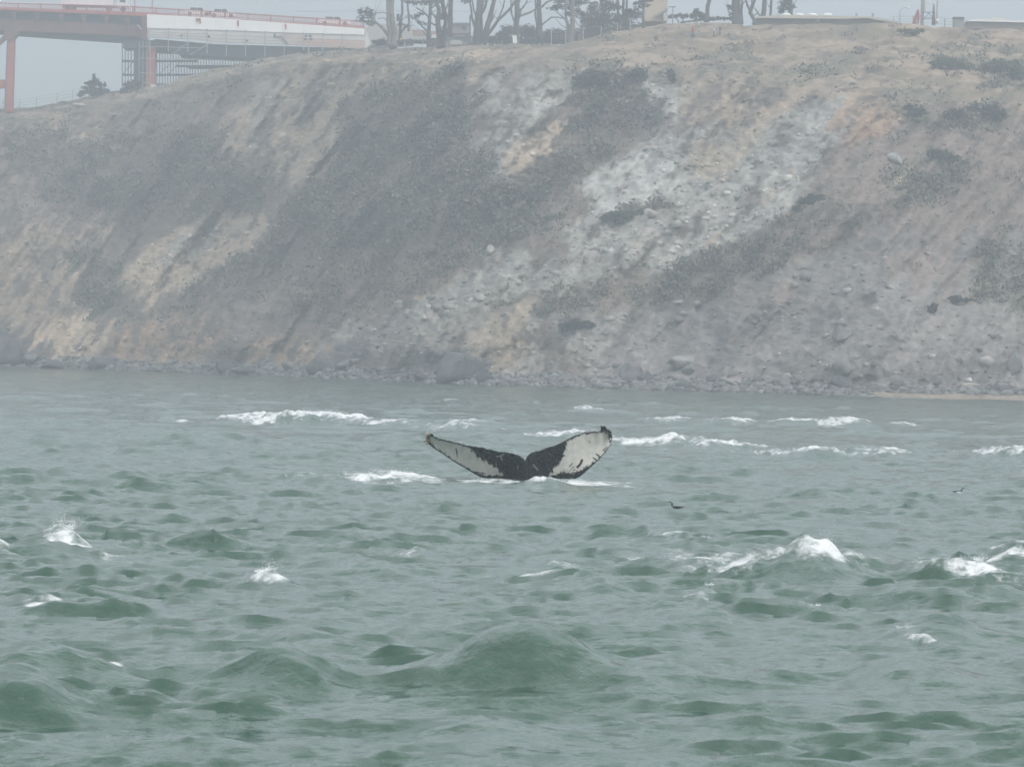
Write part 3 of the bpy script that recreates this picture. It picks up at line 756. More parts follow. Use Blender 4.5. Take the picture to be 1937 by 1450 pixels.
    for pts, wd, val in (([(735,385),(770,378),(800,360)], 7, .5), ([(770,378),(785,415)], 7, .5), ([(730,420),(735,480)], 6, .35), ([(1055,455),(1095,500)], 8, .3), ([(920,465),(918,490)], 6, .3), ([(1180,350),(1230,380)], 5, .15), ([(640,340),(690,365)], 4, .15)):
        w = stroke(pts, wd, val, w)
    white = np.array([.68, .645, .60]); blk = np.array([.014, .014, .017])
    mot = 1 + .10 * fbm(gx / 60, gy / 60, 1, o=4)
    c = blk * (1 + .6 * np.clip(fbm(gx / 18, gy / 18, 9, o=3), -.5, 1))[..., None] * (1 - w[..., None]) + white * (w * mot)[..., None]
    tip = np.exp(-((gx - 125) / 26) ** 2 - ((gy - 222) / 36) ** 2)
    c = c * (1 - .8 * tip[..., None]) + np.array([.33, .28, .20]) * .8 * tip[..., None]
    cb = blk * np.ones_like(c)
    root = thing('humpback_whale', 'black and white whale tail raised out of the choppy water', 'whale', (float(at(985, 914, D)[0]), D, 0))
    m = attr_mat('wet_whale_skin', 'cover', .24, .10, 6, .2, .02, .5)
    o = link_mesh('flukes', P, np.concatenate([q1, q2, q3]), m, root, True)
    set_color(o, 'cover', np.concatenate([c.reshape(-1, 3), cb.reshape(-1, 3)]))
    # barnacles on both tips
    mbn = mat('barnacle_shell', (.36, .31, .24), .9, .3, 20)
    r = random.Random(4)
    b = MB()
    for _ in range(46):
        x, y = z(r.gauss(135, 13), r.gauss(222, 20)); p = at(x, y, D + .55 - .02)
        b.ball(p, r.uniform(.012, .034), 6, 4)
    b.obj('barnacles', mbn, root, True)
    b = MB()
    for _ in range(40):
        t = r.random(); x, y = z(1648 + 85 * t + r.gauss(0, 8), 128 + 70 * t + r.gauss(0, 14)); p = at(x, y, D + .52)
        b.ball(p, r.uniform(.01, .022), 6, 4)
    for _ in range(16):
        t = r.random(); x, y = 1645 + 85 * t, 150 + 55 * t
        p0 = at(*z(x, y + 10), D + .52); p1 = at(*z(x - 8 + r.gauss(0, 8), y - r.uniform(22, 48)), D + .5)
        b.tube([p0, p1], [.016, .005], 5)
    b.obj('barnacles', mat('dark_barnacle_shell', (.06, .055, .05), .9, .3, 20), root, True)
whale()

# ------------------------------------------------------------------ birds on the water
def bird(px, py, L, dark, label, white, face, neck):
    p = on_water(np.array(px), np.array(py)); p[2] = sea_z(p[0], p[1]) + .06
    x0, y0, z0 = p
    root = thing('seabird', label, 'bird', (x0, y0, z0 - .02))
    md = mat('dark_feathers', dark, .8, .2, 20)
    def ring(cx, cz, rx, rz): return cx, cz, rx, rz
    # body: lofted rings tail -> breast, then neck and head
    sec = [(-.55, .10, .02, .012), (-.42, .09, .07, .03), (-.22, .05, .14, .085), (0, .035, .17, .11), (.2, .045, .15, .105), (.34, .08, .10, .09), (.40, .13, .06, .07)]
    sec += [(.42, .13 + neck * .45, .045, .05), (.45, .13 + neck * .8, .055, .06), (.52, .14 + neck, .06, .055), (.60, .14 + neck, .04, .035), (.64, .135 + neck, .012, .012)]
    vs, fs = [], []
    n = 10
    for i, (cx, cz, ry, rz) in enumerate(sec):
        up = 6 <= i <= 8
        for k in range(n):
            a = 2 * math.pi * k / n
            if up: vs.append((x0 + face * (cx + rz * math.sin(a)) * L, y0 + ry * math.cos(a) * L, z0 + cz * L))
            else: vs.append((x0 + face * cx * L, y0 + ry * math.cos(a) * L, z0 + (cz + rz * math.sin(a)) * L))
    for i in range(len(sec) - 1):
        for k in range(n): fs.append((i * n + k, i * n + (k + 1) % n, (i + 1) * n + (k + 1) % n, (i + 1) * n + k))
    fs += [tuple(range(n)), tuple((len(sec) - 1) * n + k for k in range(n))]
    link_mesh('body', vs, fs, md, root, True)
    hz_ = z0 + (.14 + neck) * L
    MB().tube([(x0 + face * .62 * L, y0, hz_), (x0 + face * .72 * L, y0, hz_ - .01 * L), (x0 + face * .80 * L, y0, hz_ - .02 * L)], [.026 * L, .018 * L, .006 * L], 6).obj('beak', mat('beak_horn', (.05, .045, .04), .6, .1, 9), root, True)
    w = MB()
    for s in (-1, 1):
        w.add([(x0 + face * .22 * L, y0 + s * .155 * L, z0 + .07 * L), (x0 + face * -.1 * L, y0 + s * .185 * L, z0 + .015 * L), (x0 - face * .5 * L, y0 + s * .06 * L, z0 + .115 * L), (x0 - face * .1 * L, y0 + s * .12 * L, z0 + .145 * L), (x0 + face * .1 * L, y0 + s * .1 * L, z0 + .15 * L)], [(0, 1, 2, 3, 4) if s < 0 else (4, 3, 2, 1, 0)])
    w.obj('wings', mat('wing_feathers', tuple(c * .8 for c in dark), .8, .2, 20), root)
    if white:
        MB().ball((x0 + face * .05 * L, y0 - .07 * L, z0 + .0 * L), (.30 * L, .13 * L, .085 * L), 10, 6).obj('white_flank', mat('white_feathers', (.85, .86, .84), .8, .05, 20), root, True)
bird(1281, 967, .25, (.028, .020, .022), 'dark brown seabird swimming with its neck up, right of the whale tail', False, -1, .34)
bird(1811, 935, .24, (.03, .032, .03), 'black seabird with a white flank swimming far right of the whale tail', True, 1, .30)

# ------------------------------------------------------------------ spray thrown up by the breaking crests
def spray():
    r = np.random.default_rng(5)
    octv = np.array([[1,0,0],[-1,0,0],[0,1,0],[0,-1,0],[0,0,1],[0,0,-1]], float)
    octf = np.array([[0,2,4],[2,1,4],[1,3,4],[3,0,4],[2,0,5],[1,2,5],[3,1,5],[0,3,5]])
    cs, rs = [], []
    def plume(px, py, w, h, n, lean=0.0, big=.05):
        """px,py: foot; w,h: half width and height in photograph pixels"""
        p = on_water(np.array(px), np.array(py)); d = p[1]; u = d / FPX
        n = int(n * 2.3); t = r.random(n) ** 2.6
        jx, jh, jl = r.normal(0, .5, 7), r.uniform(.35, 1.15, 7), r.normal(0, .35, 7); ji = r.integers(0, 7, n)
        x = p[0] + (jx[ji] * w * .8 + r.normal(0, .28, n) * w * (.4 + .6 * t) + (lean + jl[ji]) * t * h) * u
        zz = sea_z(p[0], p[1]) + t * h * jh[ji] * u * (.5 + .5 * r.random(n))
        y = d + r.normal(0, .5, n) * w * u * .6
        cs.append(np.stack([x, y, zz], -1)); rs.append(.34 * big * (1 - .6 * t) * r.uniform(.25, 1, n) * (d / 80) ** .6)
    plume(655, 800, 22, 26, 300, -.2, .075); plume(600, 802, 60, 8, 200, 0, .06)
    plume(1562, 1066, 26, 50, 620, .25, .032); plume(1525, 1066, 40, 26, 420, .2, .03); plume(1450, 1080, 50, 12, 260, 0, .03)
    plume(1855, 1066, 34, 26, 420, .2, .03); plume(1780, 1068, 40, 14, 220, 0, .03)
    plume(120, 1036, 26, 42, 520, .3, .034); plume(500, 1112, 24, 26, 300, .4, .03); plume(1090, 920, 40, 9, 260, 0, .03); plume(1022, 918, 20, 16, 300, 0, .03); plume(930, 917, 50, 5, 200, 0, .025); plume(1150, 920, 40, 5, 160, 0, .025)
    plume(745, 912, 46, 14, 360, .1, .04); plume(690, 912, 40, 10, 200, .1, .035); plume(800, 1050, 22, 12, 120, .2, .028)
    plume(1327, 1028, 16, 16, 120, .2, .026); plume(785, 806, 24, 12, 140, 0, .05); plume(1540, 1147, 12, 9, 70, .2, .02); plume(1342, 1128, 14, 12, 80, 0, .022)
    plume(1715, 1208, 22, 18, 160, .3, .022); plume(1060, 828, 30, 12, 160, 0, .04); plume(205, 1276, 16, 12, 80, .3, .016); plume(1925, 858, 20, 14, 120, 0, .04)
    C = np.concatenate(cs); R_ = np.concatenate(rs)
    sc = R_[:, None, None] * r.uniform(.6, 1.4, (len(C), 6, 1))
    P = (C[:, None, :] + octv[None] * sc).reshape(-1, 3)
    F = (octf[None] + 6 * np.arange(len(C))[:, None, None]).reshape(-1, 3)
    o = link_mesh('sea_spray', P, F, mat('white_spray', (.84, .86, .86), .7, .03, 3), None, True, None, 'stuff')
spray()

# ------------------------------------------------------------------ scrub on the slope (ground cover)
LEAFCOL = [np.array(c) for c in ((.100, .110, .082), (.114, .126, .09), (.088, .096, .086), (.13, .128, .096), (.168, .145, .12), (.15, .132, .115))]
def leaf_quads(centres, radii, n, size, r):
    """n leaf-sized faces spread through each ellipsoid -> verts (m*4,3), clump index"""
    m = len(centres)
    d = r.normal(size=(m, n, 3)); d /= np.linalg.norm(d, axis=-1, keepdims=True)
    rad = r.random((m, n, 1)) ** .45
    c = centres[:, None] + d * rad * radii[:, None]
    a = r.normal(size=(m, n, 3)); a /= np.linalg.norm(a, axis=-1, keepdims=True)
    b = np.cross(a, r.normal(size=(m, n, 3))); b /= np.linalg.norm(b, axis=-1, keepdims=True)
    s = np.asarray(size)[:, None, None] * r.uniform(.6, 1.4, (m, n, 1))
    q = np.stack([c + a * s, c + b * s * .6, c - a * s, c - b * s * .6], 2)
    return q.reshape(-1, 3), np.repeat(np.arange(m), n)
def scrub():
    r = np.random.default_rng(9)
    pr = (np.clip(VEG, 0, 1) ** 2.4 * ((ridx > 24) & (ridx < 390)) * (np.abs(Q2) < .15) * np.gradient(np.abs(ZM), axis=0).clip(0, .5)).ravel()
    pr /= pr.sum()
    def layer(n, lo, hi, flat, per, leaf, rr_):
        pick = r.choice(nr * nc, n, p=rr_)
        P = TP.reshape(-1, 3)[pick]; base = col.reshape(-1, 3)[pick]; vv = np.clip(VEG.ravel()[pick], 0, 1)
        sz = r.uniform(lo, hi, n) * (.55 + .6 * vv)
        rad = np.stack([sz * r.uniform(.9, 1.6, n), sz, sz * flat], -1)
        q, k = leaf_quads(P + np.array([0, -.1, .1]), rad, per, sz * leaf, r)
        g = np.array(LEAFCOL)[r.integers(0, 6, n)]; mv = vv[:, None] * .7
        c = (g * mv + base * (1 - mv)) * r.uniform(.65, 1.4, (n, 1))
        return q, np.repeat(c[k], 4, axis=0)
    p2 = pr * np.where(VEG.ravel() < .5, .12, 1); p2 /= p2.sum()
    qa, ca_ = layer(5200, .55, 1.35, .62, 22, .20, p2)
    qb, cb_ = layer(7000, .2, .55, .6, 8, .30, pr * np.where(VEG.ravel() < .4, .25, 1) / (pr * np.where(VEG.ravel() < .4, .25, 1)).sum())
    q = np.concatenate([qa, qb])
    o = link_mesh('coastal_scrub', q, np.arange(len(q)).reshape(-1, 4), m_leaf, None, False, None, 'stuff')
    set_color(o, 'cover', np.concatenate([ca_, cb_]))
scrub()

# ------------------------------------------------------------------ boulders
def ico(sub=2):
    import bmesh
    bm = bmesh.new(); bmesh.ops.create_icosphere(bm, subdivisions=sub, radius=1)
    v = np.array([p.co[:] for p in bm.verts]); f = np.array([[q.index for q in p.verts] for p in bm.faces]); bm.free()
    return v, f
IV, IF = ico(2); IV3, IF3 = ico(3)
def rock_shape(seed, flat=.75, big=False):
    v, f = (IV3, IF3) if big else (IV, IF)
    r = np.random.default_rng(seed)
    w = v * (1 + .42 * fbm(v[:, 0] * 1.1 + seed * 5, v[:, 1] * 1.1, v[:, 2] * 1.1, o=2)[:, None] + (.14 * fbm(v[:, 0] * 3 + seed, v[:, 1] * 3, v[:, 2] * 3, o=3)[:, None] if big else 0))
    for _ in range(7 if not big else 9):                      # split faces
        nrm = r.normal(size=3); nrm /= np.linalg.norm(nrm); h = r.uniform(.42, .8)
        d = w @ nrm - h; w = w - np.clip(d, 0, None)[:, None] * nrm
    w[:, 2] *= flat
    return w, f
def boulder(name, w, f, px, py, wpx, hpx, c, label, Yoff=0.0, peak=0.0):
    g = ground(px, py); u = g[1] / FPX
    v = w.copy()
    if peak: v[:, :2] *= (1 - peak * np.clip(v[:, 2:3], -.2, 1))
    v = v / (v.max(0) - v.min(0)) * np.array([wpx * u, wpx * u * .9, hpx * u * 1.25])
    z0 = g[2]
    v = v + np.array([g[0], g[1] + Yoff, z0 - v[:, 2].min() - hpx * u * .25])
    o = link_mesh(name, v, f, m_rock, None, False, (g[0], g[1], z0))
    cc = np.array(c) * (1 + .35 * fbm(v[:, 0] * .9, v[:, 1] * .9, v[:, 2] * 1.2, o=3))[:, None]
    zr = (v[:, 2] - 0) ; dark = 1 - ss(.3, 1.0, zr); cc = cc * (1 - .55 * dark[:, None])      # weed and wet up to the tide line
    set_color(o, 'cover', np.clip(cc, .02, .8))
    return tag(o, label, 'boulder')
G1, G2, G3 = (.165, .162, .16), (.11, .11, .113), (.27, .26, .24)
BIG = [
    (610,703,58,42,G1,.55,'large pointed grey boulder standing at the waterline below the ochre bank'),
    (424,704,46,26,(.10,.10,.105),.3,'low blackish boulder in the water left of the large pointed boulder'),
    (470,707,60,16,(.10,.10,.10),.2,'long dark flat rock lapped by the water beside the blackish boulder'),
    (190,697,62,24,G2,.3,'broad dark boulder at the waterline under the cream landslip at left'),
    (62,690,34,20,G1,.3,'rounded grey boulder beside the dark rock outcrop at the far left'),
    (20,690,60,50,(.10,.10,.105),.3,'tall dark rock outcrop at the left end of the shore'),
    (112,696,54,16,G2,.2,'flat brown boulder between the left outcrop and the broad dark boulder'),
    (515,684,26,20,G3,.4,'pale squarish boulder on the ochre bank above the waterline'),
    (548,700,30,14,G1,.2,'low grey boulder just left of the large pointed boulder'),
    (655,700,34,22,G1,.3,'squat grey boulder just right of the large pointed boulder'),
    (868,722,96,56,(.135,.135,.137),.2,'massive dark grey rock outcrop at the water edge left of the whale tail'),
    (915,724,34,30,(.10,.10,.11),.3,'blackish boulder leaning on the right side of the massive outcrop'),
    (800,719,36,14,G2,.2,'low rock shelf at the left foot of the massive outcrop'),
    (1290,692,54,20,G3,.2,'pale cracked slab boulder on top of the rubble pile at centre right'),
    (1302,708,34,20,G1,.3,'grey boulder directly under the pale cracked slab'),
    (1190,718,46,36,G1,.3,'rounded grey boulder heaped left of the pale cracked slab'),
    (1222,722,30,22,G1,.3,'smaller grey boulder against the rounded heap'),
    (1355,724,36,18,G2,.2,'dark grey boulder right of the rubble pile'),
    (1596,706,56,36,(.20,.19,.18),.2,'wide brownish boulder halfway along the right shore'),
    (1590,731,46,22,G2,.2,'dark boulder in front of the wide brownish boulder'),
    (1510,728,24,22,G1,.5,'grey wedge boulder left of the wide brownish boulder'),
    (1545,722,28,18,G1,.3,'grey boulder between the wedge and the wide brownish boulder'),
    (1480,732,34,18,G1,.2,'low grey boulder left of the grey wedge'),
    (1770,724,30,18,G1,.3,'block of grey rock above the sand strip'),
    (1696,728,26,16,G1,.3,'grey rock above the left end of the sand strip'),
    (1830,722,24,8,(.46,.46,.44),.2,'small bright whitish boulder above the sand strip'),
    (1890,742,36,20,G1,.3,'grey boulder on the sand near the right edge'),
    (1920,700,30,40,G1,.3,'tall grey boulder at the right edge of the view'),
    (757,574,14,9,(.45,.43,.40),.1,'white boulder lying alone in the middle of the slope'),
    (1245,519,16,9,(.42,.41,.38),.1,'whitish boulder in the green scrub below the scree fan'),
    (1270,511,12,8,(.42,.41,.38),.1,'smaller whitish boulder up and right of its twin below the scree fan'),
    (1285,574,24,7,(.36,.35,.33),.1,'flat pale rock in the green scrub below the scree fan'),
    (928,478,20,16,(.34,.33,.31),.2,'pale rock knob jutting from the scrub above the lower slide'),
    (1230,411,28,16,(.40,.39,.35),.1,'pale rounded boulder at the right end of the dark green shelf'),
    (1690,305,32,18,(.30,.31,.29),.2,'greenish grey rock sticking out of the right hand slope'),
    (150,203,28,9,(.34,.32,.28),.1,'flat slab rock on the crest below the spiky shrub'),
    (1595,640,40,26,(.19,.18,.178),.2,'dull rock bulge low on the grey right hand slope'),
    (720,668,14,12,(.36,.35,.33),.2,'pale boulder on the bank above the massive outcrop'),
    (150,664,10,8,(.55,.53,.48),.2,'small pale stone at the foot of the cream landslip'),
]
for i, (px, py, w_, h_, c, pk, lb) in enumerate(BIG):
    w, f = rock_shape(100 + i, .8, True)
    boulder('boulder', w, f, px, py, w_, h_, c, lb, 0, pk)
# the loose ones heaped along the shore
protos = []
for i in range(9):
    w, f = rock_shape(300 + i)
    me = bpy.data.meshes.new('boulder')
    me.from_pydata([tuple(p) for p in w], [], [tuple(int(a) for a in q) for q in f]); me.materials.append(m_rock)
    a = me.attributes.new('cover', 'FLOAT_COLOR', 'POINT')
    base = np.array([G1, G2, (.19, .18, .165), (.13, .128, .13)][i % 4]); cc = np.ones((len(w), 4), np.float32)
    cc[:, :3] = base * (1 + .4 * fbm(w[:, 0] * 2, w[:, 1] * 2, w[:, 2] * 2 + i, o=3))[:, None]
    a.data.foreach_set('color', cc.ravel())
    protos.append(me)
rr = random.Random(15)
nb = 0
while nb < 250:
    px = rr.uniform(-30, 1967)
    dens = np.interp(px, [0, 300, 560, 760, 960, 1100, 1300, 1500, 1660, 1700, 1937], [.5, .6, .8, .8, .7, 1, 1, 1, .9, .8, .9])
    if rr.random() > dens: continue
    sp = float(np.interp(px, PXC, shore_py))
    up = abs(rr.gauss(0, 15))
    if 1640 < px and up < 11: continue
    g = ground(px, sp - 2 - up)
    u = g[1] / FPX
    s = min(rr.lognormvariate(1.35, .5), 13) * u * (.7 if up > 18 else 1)
    o = bpy.data.objects.new('boulder', protos[nb % 9]); COL.objects.link(o)
    o.location = (g[0], g[1], g[2] + s * .25); o.rotation_euler = (rr.uniform(-.4, .4), rr.uniform(-.4, .4), rr.uniform(0, 6.28))
    o.scale = (s * rr.uniform(.9, 1.5), s * rr.uniform(.8, 1.3), s * rr.uniform(.6, 1.1))
    tag(o, 'small loose boulder among the rubble heaped along the shore', 'boulder', 'loose boulders heaped along the shore')
    nb += 1
def rubble():
    r = np.random.default_rng(33)
    v, f = ico(1)
    rows = (ridx > 5) & (ridx < 380) & (np.abs(Q2) < .14)
    pr = (np.clip(STONE - .05, 0, 1) ** 1.5 * rows * (1 + 5 * (ridx < 30))).ravel(); pr /= pr.sum()
    n = 6800
    pick = r.choice(nr * nc, n, p=pr)
    P = TP.reshape(-1, 3)[pick]
    low = np.broadcast_to(ridx < 34, (nr, nc)).ravel()[pick]
    s = np.where(low, r.lognormal(-1.5, .45, n), r.lognormal(-1.75, .5, n)).clip(.06, .6)
    q = v[None] * (1 + .3 * r.normal(size=(n, len(v), 1))) * s[:, None, None] * np.array([1.2, 1.1, .75])
    q = (q + P[:, None]).reshape(-1, 3)
    F = (f[None] + len(v) * np.arange(n)[:, None, None]).reshape(-1, 3)
    c = np.where(low[:, None], np.array([.15, .148, .146]), col.reshape(-1, 3)[pick] * 1.0 + .02) * r.uniform(.6, 1.6, (n, 1))
    o = link_mesh('rubble', q, F, m_rock, None, False, None, 'stuff')
    set_color(o, 'cover', np.repeat(np.clip(c, .03, .7), len(v), axis=0))
rubble()
def driftwood(px0, py0, px1, py1, r_, label):
    a, b = ground(px0, py0), ground(px1, py1)
    a = a + [0, 0, .25]; b = b + [0, 0, .25]
    m_ = (a + b) / 2 + [0, 0, .08]
    o = MB().tube([a, a * .6 + m_ * .4 + [0, 0, .03], m_, b], [r_, r_ * 1.05, r_ * .85, r_ * .5], 7).obj('driftwood_log', m_wood, None, True, tuple(m_))
    tag(o, label, 'log')
driftwood(1818, 736, 1850, 733, .28, 'bleached driftwood log lying above the sand strip at right')
driftwood(1366, 722, 1392, 732, .2, 'tan driftwood log leaning in the rubble right of the pale cracked slab')
driftwood(662, 690, 682, 684, .3, 'pale driftwood log propped beside the large pointed boulder')

# ------------------------------------------------------------------ bushes and trees
def leaves(name, ells, per, size, base, parent, seed, var=.35, spiky=False):
    """crown of leaf-sized faces: small clumps inside each ellipsoid (cx,cy,cz,rx,ry,rz)"""
    r = np.random.default_rng(seed)
    cs, rs = [], []
    for (cx, cy, cz, rx, ry, rz) in ells:
        k = max(10, int(2.2 * per * (rx * rz) ** .75))
        d = r.normal(size=(k, 3)); d /= np.linalg.norm(d, axis=1, keepdims=True)
        rad = r.random((k, 1)) ** .5
        c = np.array([cx, cy, cz]) + d * rad * np.array([rx, ry, rz])
        cs.append(c); s = r.uniform(.16, .36, k)[:, None] * min(1.0, max(.35, (rx * rz) ** .5)) * np.array([1.25, 1.25, .6])
        rs.append(s)
    C = np.concatenate(cs); R_ = np.concatenate(rs)
    q, k = leaf_quads(C, R_, 12, np.full(len(C), size * .8), r)
    c = np.array(base) * r.uniform(1 - var, 1 + var, (len(C), 1))
    o = link_mesh(name, q, np.arange(len(q)).reshape(-1, 4), m_leaf, parent)
    set_color(o, 'cover', np.repeat(c[k], 4, axis=0))
    return o
def ell(px, py, rx, ry, Y, dy=0):
    p = at(px, py, Y + dy); u = Y / FPX
    return (p[0], p[1], p[2], rx * u, rx * u * .8, ry * u)
def limb_mb(pl, Y, seed, depth=True, twig=0):
    """polyline of (px, py, width px) -> tapered limb"""
    r = random.Random(seed); u = Y / FPX; mb = MB()
    dy = 0; pts, rad = [], []
    for i, (x, y, w) in enumerate(pl):
        if i and depth: dy += r.uniform(-.6, .6)
        pts.append(at(x, y, Y + dy)); rad.append(max(.025, w * u / 2))
    # refine + wobble
    P, R_ = [pts[0]], [rad[0]]
    for a, b, ra, rb in zip(pts, pts[1:], rad, rad[1:]):
        L = np.linalg.norm(b - a); n = max(2, int(L / 1.1))
        for k in range(1, n + 1):
            t = k / n; j = np.array([r.gauss(0, 1), r.gauss(0, 1), 0]) * (.10 * min(1, L / 3) if k < n else 0)
            P.append(a * (1 - t) + b * t + j); R_.append(ra * (1 - t) + rb * t)
    mb.tube(P, R_, 7)
    for _ in range(twig):
        i = r.randrange(len(P) // 3, len(P)); p = P[i]; L = r.uniform(1.0, 2.6); a = r.uniform(-1, 1)
        q = p + np.array([math.sin(a) * L * r.choice((-1, 1)), r.uniform(-1, 1), math.cos(a) * L])
        mid = (p + q) / 2 + np.array([0, 0, -.12 * L])
        mb.tube([p, mid, q], [R_[i] * .4, R_[i] * .3, .02], 5)
    return mb
def tree(label, trunks, limbs, crowns, Y, bark=None, leafcol=(.055, .066, .05), seed=1, per=26, size=.13, twig=3, low=None, name='cypress_tree'):
    bark = bark or m_bark
    base = at(trunks[0][0][0], trunks[0][0][1], Y)
    root = thing(name, label, 'tree', tuple(base))
    for i, t in enumerate(trunks):
        x, y, w = t[0]
        t = [(x, y + 8, w * 1.25)] + list(t)
        limb_mb(t, Y, seed * 31 + i, True, twig).obj('trunk', bark, root, True)
    for i, t in enumerate(limbs):
        limb_mb(t, Y, seed * 57 + i, True, 2).obj('branch', bark, root, True)
    if crowns:
        leaves('crown', [ell(*c, Y, random.Random(seed * 5 + j).uniform(-1.5, 1.5)) for j, c in enumerate(crowns)], per, size, leafcol, root, seed * 3)
    return root
YT = 520
tree('pale barked twin trunk tree beside the end of the white bridge cover', [[(743,82,15),(742,40,12),(741,0,11),(739,-60,9),(735,-125,5)], [(736,80,9),(734,40,7),(733,0,6),(731,-90,4)]],
     [[(735,68,7),(723,52,6),(712,43,4),(703,32,3)], [(712,44,3),(702,42,2.5),(690,40,2)], [(737,26,2.5),(722,24,2),(708,25,1.5)], [(737,42,2),(725,34,2),(715,36,1.5)]],
     [(693,22,17,8),(703,30,12,8),(685,33,10,5),(690,40,18,4),(703,46,10,4),(735,-110,50,26),(760,-90,40,22)], 545, m_barkl, seed=2)
tree('thin bare trunk with one dark tuft right of the twin trunk tree', [[(757,75,8),(757,55,6),(761,25,5),(759,-60,3.5)]], [[(758,62,5),(766,52,4),(776,48,2.5)]],
     [(754,34,6,8),(756,46,9,4),(772,48,10,3),(762,-50,22,16)], 550, seed=3, twig=1)
tree('thin straight dark trunk between the tufted trunk and the layered tree', [[(773,50,4.5),(772,20,4),(773,-70,3)]], [], [(772,2,14,3),(774,-62,26,18)], 590, seed=4, twig=1)
tree('tree with layered wind swept foliage left of the forked tree', [[(813,92,12),(811,60,8),(814,20,6),(817,-80,4)]],
     [[(812,62,4),(798,50,3),(790,36,2.5)], [(812,34,4),(800,22,3),(786,14,2)], [(815,16,3),(830,6,2.5),(842,-8,2)], [(810,70,3),(800,60,2)]],
     [(783,32,14,5),(794,26,10,4),(788,6,26,5),(812,4,16,7),(830,2,10,4),(797,44,12,4),(815,-70,46,24),(775,-10,20,7)], 535, seed=5, per=24)
tree('forked tree with three trunks and climbing ivy at its foot', [[(833,82,15),(829,50,11),(831,20,8),(822,-5,6),(812,-60,4)], [(848,84,13),(851,50,10),(853,0,9),(854,-90,6)], [(840,82,9),(843,40,7),(836,5,5),(830,-50,3)]],
     [[(830,46,5),(822,30,4),(812,18,3)], [(850,44,5),(842,20,4),(838,-10,3)], [(831,32,3),(842,22,3),(848,8,2)]],
     [(832,33,10,6),(838,60,10,9),(843,30,8,4),(846,-85,46,24)], 530, seed=6)
tree('big many limbed tree spreading upward beside the gate post', [[(908,92,24),(905,60,19),(906,30,15),(908,0,13),(910,-90,8)], [(914,86,16),(922,50,11),(930,20,9),(942,-20,6),(950,-90,4)]],
     [[(902,64,6),(893,34,4.5),(888,0,3.5),(880,-40,2.5)], [(918,72,7),(936,48,6),(956,26,5),(975,2,4),(992,-40,3)], [(906,34,6),(918,14,5),(924,-20,4)], [(905,40,4),(897,22,3),(893,-20,2.5)], [(928,28,4),(932,5,3.5),(936,-30,2.5)], [(940,40,3),(952,14,3),(958,-14,2)], [(911,20,3),(914,-10,2.5)]],
     [(882,2,14,5),(900,-90,50,24),(950,-80,44,22)], 525, seed=7)
tree('straight dark trunk rising from the rounded hedge', [[(977,80,15),(977,45,11),(978,5,10),(980,-80,7)]],
     [[(973,42,3.5),(967,16,3),(963,-25,2.5)], [(981,32,4),(998,26,4),(1014,17,3),(1026,14,2)], [(981,22,3.5),(994,8,3),(1006,-16,2)], [(974,20,3),(984,2,2)]], [(980,-80,50,24)], 535, seed=8)
tree('pair of slim dark trunks right of the hedge', [[(1021,66,11),(1020,25,9),(1022,-70,6)], [(1016,62,5),(1014,10,4),(1013,-60,3)]],
     [[(1025,14,4),(1035,4,3.5),(1052,-2,2.5)], [(1025,48,3),(1043,33,3),(1056,33,2.5),(1072,37,2)]], [(1058,2,14,4),(1022,-70,44,22)], 540, seed=9)
tree('leafy cypress with pale leaning trunks at the cliff top', [[(1080,96,15),(1082,62,11),(1084,20,8),(1087,-60,5)], [(1076,94,7),(1075,55,6),(1070,18,5),(1067,-40,3)], [(1088,95,6),(1097,66,5),(1106,38,4),(1112,15,3)]],
     [[(1078,52,4),(1066,34,3),(1050,20,2)], [(1100,58,3),(1110,44,2)]],
     [(1048,15,14,6),(1058,10,12,6),(1082,12,20,10),(1098,26,14,9),(1092,2,24,10),(1104,40,10,6),(1080,-50,50,26),(1075,28,9,6),(1068,0,12,6)], 515, m_barkl, seed=10, per=30)
tree('dense dark cypress thicket left of the tan building', [[(1142,74,9),(1140,40,8),(1138,-40,5)], [(1171,60,6),(1169,20,5),(1168,-40,4)], [(1180,58,6),(1179,10,5),(1182,-40,4)], [(1186,56,5),(1186,0,4),(1186,-40,3)]],
     [[(1140,34,4),(1156,18,3),(1168,4,2)], [(1170,22,3),(1160,6,2.5),(1154,-10,2)]],
     [(1130,34,18,18),(1120,16,12,14),(1152,40,24,16),(1180,36,24,13),(1200,30,16,8),(1146,60,26,12),(1120,56,18,14),(1146,10,16,12),(1166,14,12,7),(1192,24,20,8),(1176,54,24,9),(1110,40,12,18),(1140,-30,40,20)], 528, seed=11, per=42)
tree('small flat topped tree in front of the tan building', [[(1217,44,5),(1217,15,4.5),(1218,-14,3.5)]], [], [(1205,7,11,3),(1214,4,10,4),(1226,2,11,3),(1210,14,10,3),(1222,10,9,3),(1204,18,6,2)], 500, seed=12, twig=0, per=40)
tree('single leaning grey trunk standing right of the tan building', [[(1335,46,11),(1338,22,8),(1342,0,8),(1346,-80,6)]], [], [(1348,-80,46,22)], 500, seed=13, twig=1)
tree('clump of thick leaning trunks left of the long low bunker', [[(1394,38,17),(1391,14,15),(1387,-30,11)], [(1403,36,6),(1404,10,4),(1403,-40,4)], [(1427,39,7),(1419,24,8),(1424,9,7),(1436,-16,5)], [(1400,38,9),(1397,14,8),(1402,-30,6)]],
     [[(1419,20,5),(1412,4,4),(1410,-20,3)], [(1388,24,3),(1380,16,2)]], [(1380,14,6,8),(1382,26,6,5),(1400,-70,60,24)], 495, seed=14)
tree('two slanting trunks close together behind the bunker end', [[(1443,34,10),(1446,6,9),(1450,-60,6)], [(1457,33,5),(1459,0,5),(1460,-50,4)]], [], [(1452,-80,40,20)], 505, seed=15)
